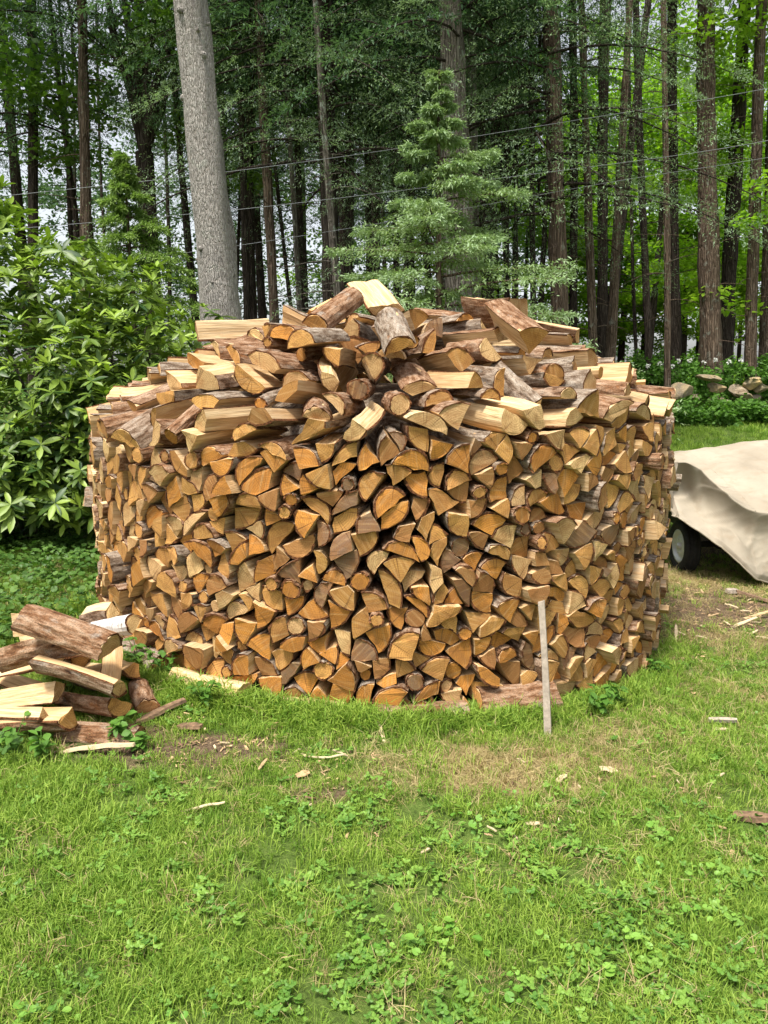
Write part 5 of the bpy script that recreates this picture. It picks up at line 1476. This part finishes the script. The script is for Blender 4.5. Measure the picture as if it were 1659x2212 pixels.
# long grass and leaf litter weeds at the foot of the rhododendron
xw, yw = rg.uniform(-4.2, -1.2, 2600), rg.uniform(3.0, 7.5, 2600)
kk = (np.hypot(xw - PCX, yw - PCY) > PR + 0.02) & (rg.random(2600) < np.clip(vnoise(xw, yw, 1.8, 66) * 1.4, 0, 1)) & (np.abs(xw) < 0.62 * yw + 0.5) & ~((xw > SP.x - 0.6) & (xw < SP.x + 0.45) & (yw < SP.y + 0.75) & (yw > SP.y - 0.35))
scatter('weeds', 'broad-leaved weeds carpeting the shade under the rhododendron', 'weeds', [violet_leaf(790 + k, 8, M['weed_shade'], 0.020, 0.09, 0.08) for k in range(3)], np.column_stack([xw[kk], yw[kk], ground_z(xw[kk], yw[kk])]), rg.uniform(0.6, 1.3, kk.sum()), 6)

# single weeds
def weed(px, py, seed, h, label, nl=26):
    p = on_ground(px, py); r = np.random.default_rng(seed)
    o = empty('weed_plant', (p.x, p.y, gz(p.x, p.y))); tag(o, label, 'weed')
    for k in range(5):
        a = r.uniform(0, 6.28); hh = h * r.uniform(0.6, 1.1); s = np.linspace(0, 1, 5)
        P = np.column_stack([math.cos(a) * hh * 0.45 * s ** 1.5, math.sin(a) * hh * 0.45 * s ** 1.5, hh * s])
        A = Acc(); A.add(*tube_np(P, np.linspace(0.003, 0.0015, 5), 4), 0.6)
        part('stem', A.mesh('stem', M['weed']), o)
        A = Acc()
        for q in range(nl // 5 + 1):
            t = r.uniform(0.3, 1.0); c = np.array([np.interp(t, s, P[:, i_]) for i_ in range(3)])
            v, f = leaf_template(r.uniform(0.035, 0.06), r.uniform(0.022, 0.035), 0.12, 0.3)
            az = r.uniform(0, 6.28); el = r.uniform(-0.3, 0.5)
            Rm = np.array(Euler((r.normal(0, 0.3), -el, az)).to_matrix())
            A.add(v @ Rm.T + c, f, r.uniform(0.3, 1.0))
        part('leaves', A.mesh('leaves', M['weed'], True), o)['kind'] = 'stuff'
weed(440, 1530, 1, 0.15, 'leafy weed sprouting at the foot of the log wall near the pale base log')
weed(355, 1470, 2, 0.20, 'tall leafy weed between the loose pile and the log wall')
weed(305, 1450, 3, 0.18, 'leafy weed behind the dark short round')
weed(250, 1600, 4, 0.12, 'low bright weed at the front corner of the loose pile')
weed(90, 1645, 5, 0.14, 'broad-leaved weed in front of the loose pile boards')
weed(30, 1625, 6, 0.13, 'dark leafy weed beside the blackened half-buried log')
weed(1330, 1525, 7, 0.13, 'leafy weed at the wall foot past the stake')
weed(1420, 1465, 8, 0.11, 'small leafy weed where the wall meets the chip-strewn ground')
weed(1290, 1545, 9, 0.13, 'grassy weed close beside the stake')
weed(300, 1625, 10, 0.09, 'low creeping weed near the bark strips')

# ------------------------------------------------------------------ chips, bark strips and splinters
def chip(px, py, ln, wd, yaw, m, label, name='wood_chip', th=0.004, curve=0.0, group=None):
    p = on_ground(px, py); r = np.random.default_rng(int(px * 3 + py * 11))
    bm = bmesh.new(); n = 7; prev = None
    for i in range(n):
        u = i / (n - 1); w = wd * (0.45 + 0.55 * math.sin(math.pi * (0.15 + 0.75 * u))) * r.uniform(0.75, 1.15)
        x_ = (u - 0.5) * ln; c = curve * ln * (math.sin(math.pi * u) - 0.6); z = 0.004 + 0.004 * r.random() + 0.05 * ln * math.sin(2.2 * u)
        ring = [bm.verts.new((x_ + r.normal(0, ln * 0.012), c + s * w / 2, z + zz_)) for s, zz_ in ((-1, 0), (1, 0), (0.85, th), (-0.85, th))]
        if prev:
            for q in range(4): bm.faces.new((prev[q], prev[(q + 1) % 4], ring[(q + 1) % 4], ring[q]))
        else: bm.faces.new(ring[::-1])
        prev = ring
    bm.faces.new(prev)
    me = bpy.data.meshes.new(name); bm.to_mesh(me); bm.free(); me.materials.append(m)
    o = obj(name, me, loc=(p.x, p.y, gz(p.x, p.y) + 0.008)); o.rotation_euler = (r.normal(0, 0.12), r.normal(0, 0.12), yaw)
    tag(o, label, 'splinter' if name == 'splinter' else 'wood chip', group)
chip(824, 1590, 0.17, 0.02, R_(100), M['fibre'], 'upright pale splinter in the grass before the wall', 'splinter')
chip(695, 1645, 0.20, 0.012, R_(-12), M['fibre'], 'curved pale wood strip lying on the lawn', 'splinter', curve=-0.25)
chip(735, 1635, 0.09, 0.008, R_(-40), M['fibre'], 'short splinter beside the curved wood strip', 'splinter')
chip(567, 1660, 0.13, 0.014, R_(83), M['chip'], 'straight tan splinter on the bare soil', 'splinter')
chip(655, 1680, 0.055, 0.04, R_(20), M['chip'], 'orange wood chip on the bare soil')
chip(1313, 1670, 0.075, 0.045, R_(5), M['fibre'], 'pale flat wood chip on the lawn past the stake')
chip(1213, 1690, 0.06, 0.03, R_(40), M['fibre'], 'dull pale wood chip on the dry grass patch')
chip(1560, 1565, 0.13, 0.025, R_(-12), M['stake'], 'grey weathered wood offcut on the lawn', th=0.018)
chip(1555, 1582, 0.07, 0.035, R_(0), M['fibre'], 'pale chip beside the grey offcut')
chip(1635, 1782, 0.16, 0.05, R_(-30), M['chip_dark'], 'dark reddish bark piece at the edge of the lawn', 'bark_strip', 0.02)
chip(1580, 1855, 0.045, 0.025, R_(60), M['chip'], 'small orange chip near the reddish bark piece')
chip(205, 1632, 0.36, 0.035, R_(-6), M['fibre'], 'long pale splinter lying before the loose pile', 'splinter', 0.012)
chip(340, 1555, 0.30, 0.05, R_(40), M['chip_dark'], 'long dark bark strip between the loose pile and the wall', 'bark_strip', 0.015)
chip(410, 1582, 0.12, 0.05, R_(-15), M['chip_dark'], 'short brown bark piece on the bare soil', 'bark_strip', 0.015)
chip(440, 1755, 0.16, 0.014, R_(8), M['fibre'], 'thin pale splinter lying in the green lawn', 'splinter')
chip(1460, 1375, 0.32, 0.02, R_(70), M['fibre'], 'long splinter leaning at the end of the wall', 'splinter')
chip(1150, 1790, 0.05, 0.02, R_(0), M['fibre'], 'tiny pale chip in the middle of the lawn')
chip(1640, 1335, 0.42, 0.03, R_(15), M['chip'], 'long tan split strip on the chip heap below the tarp', 'splinter')
chip(1600, 1355, 0.3, 0.03, R_(22), M['fibre'], 'pale split strip on the chip heap below the tarp', 'splinter')
chip(1580, 1285, 0.10, 0.06, R_(10), M['stake'], 'grey flat wood piece under the edge of the tarp', th=0.03)
chip(1635, 1300, 0.35, 0.06, R_(-12), M['chip_dark'], 'broad dark bark slab on the chip heap below the tarp', 'bark_strip', 0.015)
for k in range(36):
    px, py = rng.uniform(1465, 1659), rng.uniform(1262, 1385)
    chip(px, py, rng.uniform(0.03, 0.11), rng.uniform(0.008, 0.024), rng.uniform(0, 3.1), (M['chip'], M['chip_dark'], M['fibre'])[k % 3], ('small tan chip strewn on the ground below the tarp', 'small dark bark chip strewn on the ground below the tarp', 'small pale chip strewn on the ground below the tarp')[k % 3], group=('tan chips below the tarp', 'bark chips below the tarp', 'pale chips below the tarp')[k % 3])
for k in range(34):
    px, py = rng.uniform(330, 1640), rng.uniform(1575, 1860)
    chip(px, py, rng.uniform(0.015, 0.05), rng.uniform(0.004, 0.012), rng.uniform(0, 3.1), (M['chip'], M['fibre'])[k % 2], ('small tan chip scattered on the lawn', 'small pale chip scattered on the lawn')[k % 2], group=('tan chips on the lawn', 'pale chips on the lawn')[k % 2])
print('objects', len(bpy.data.objects))
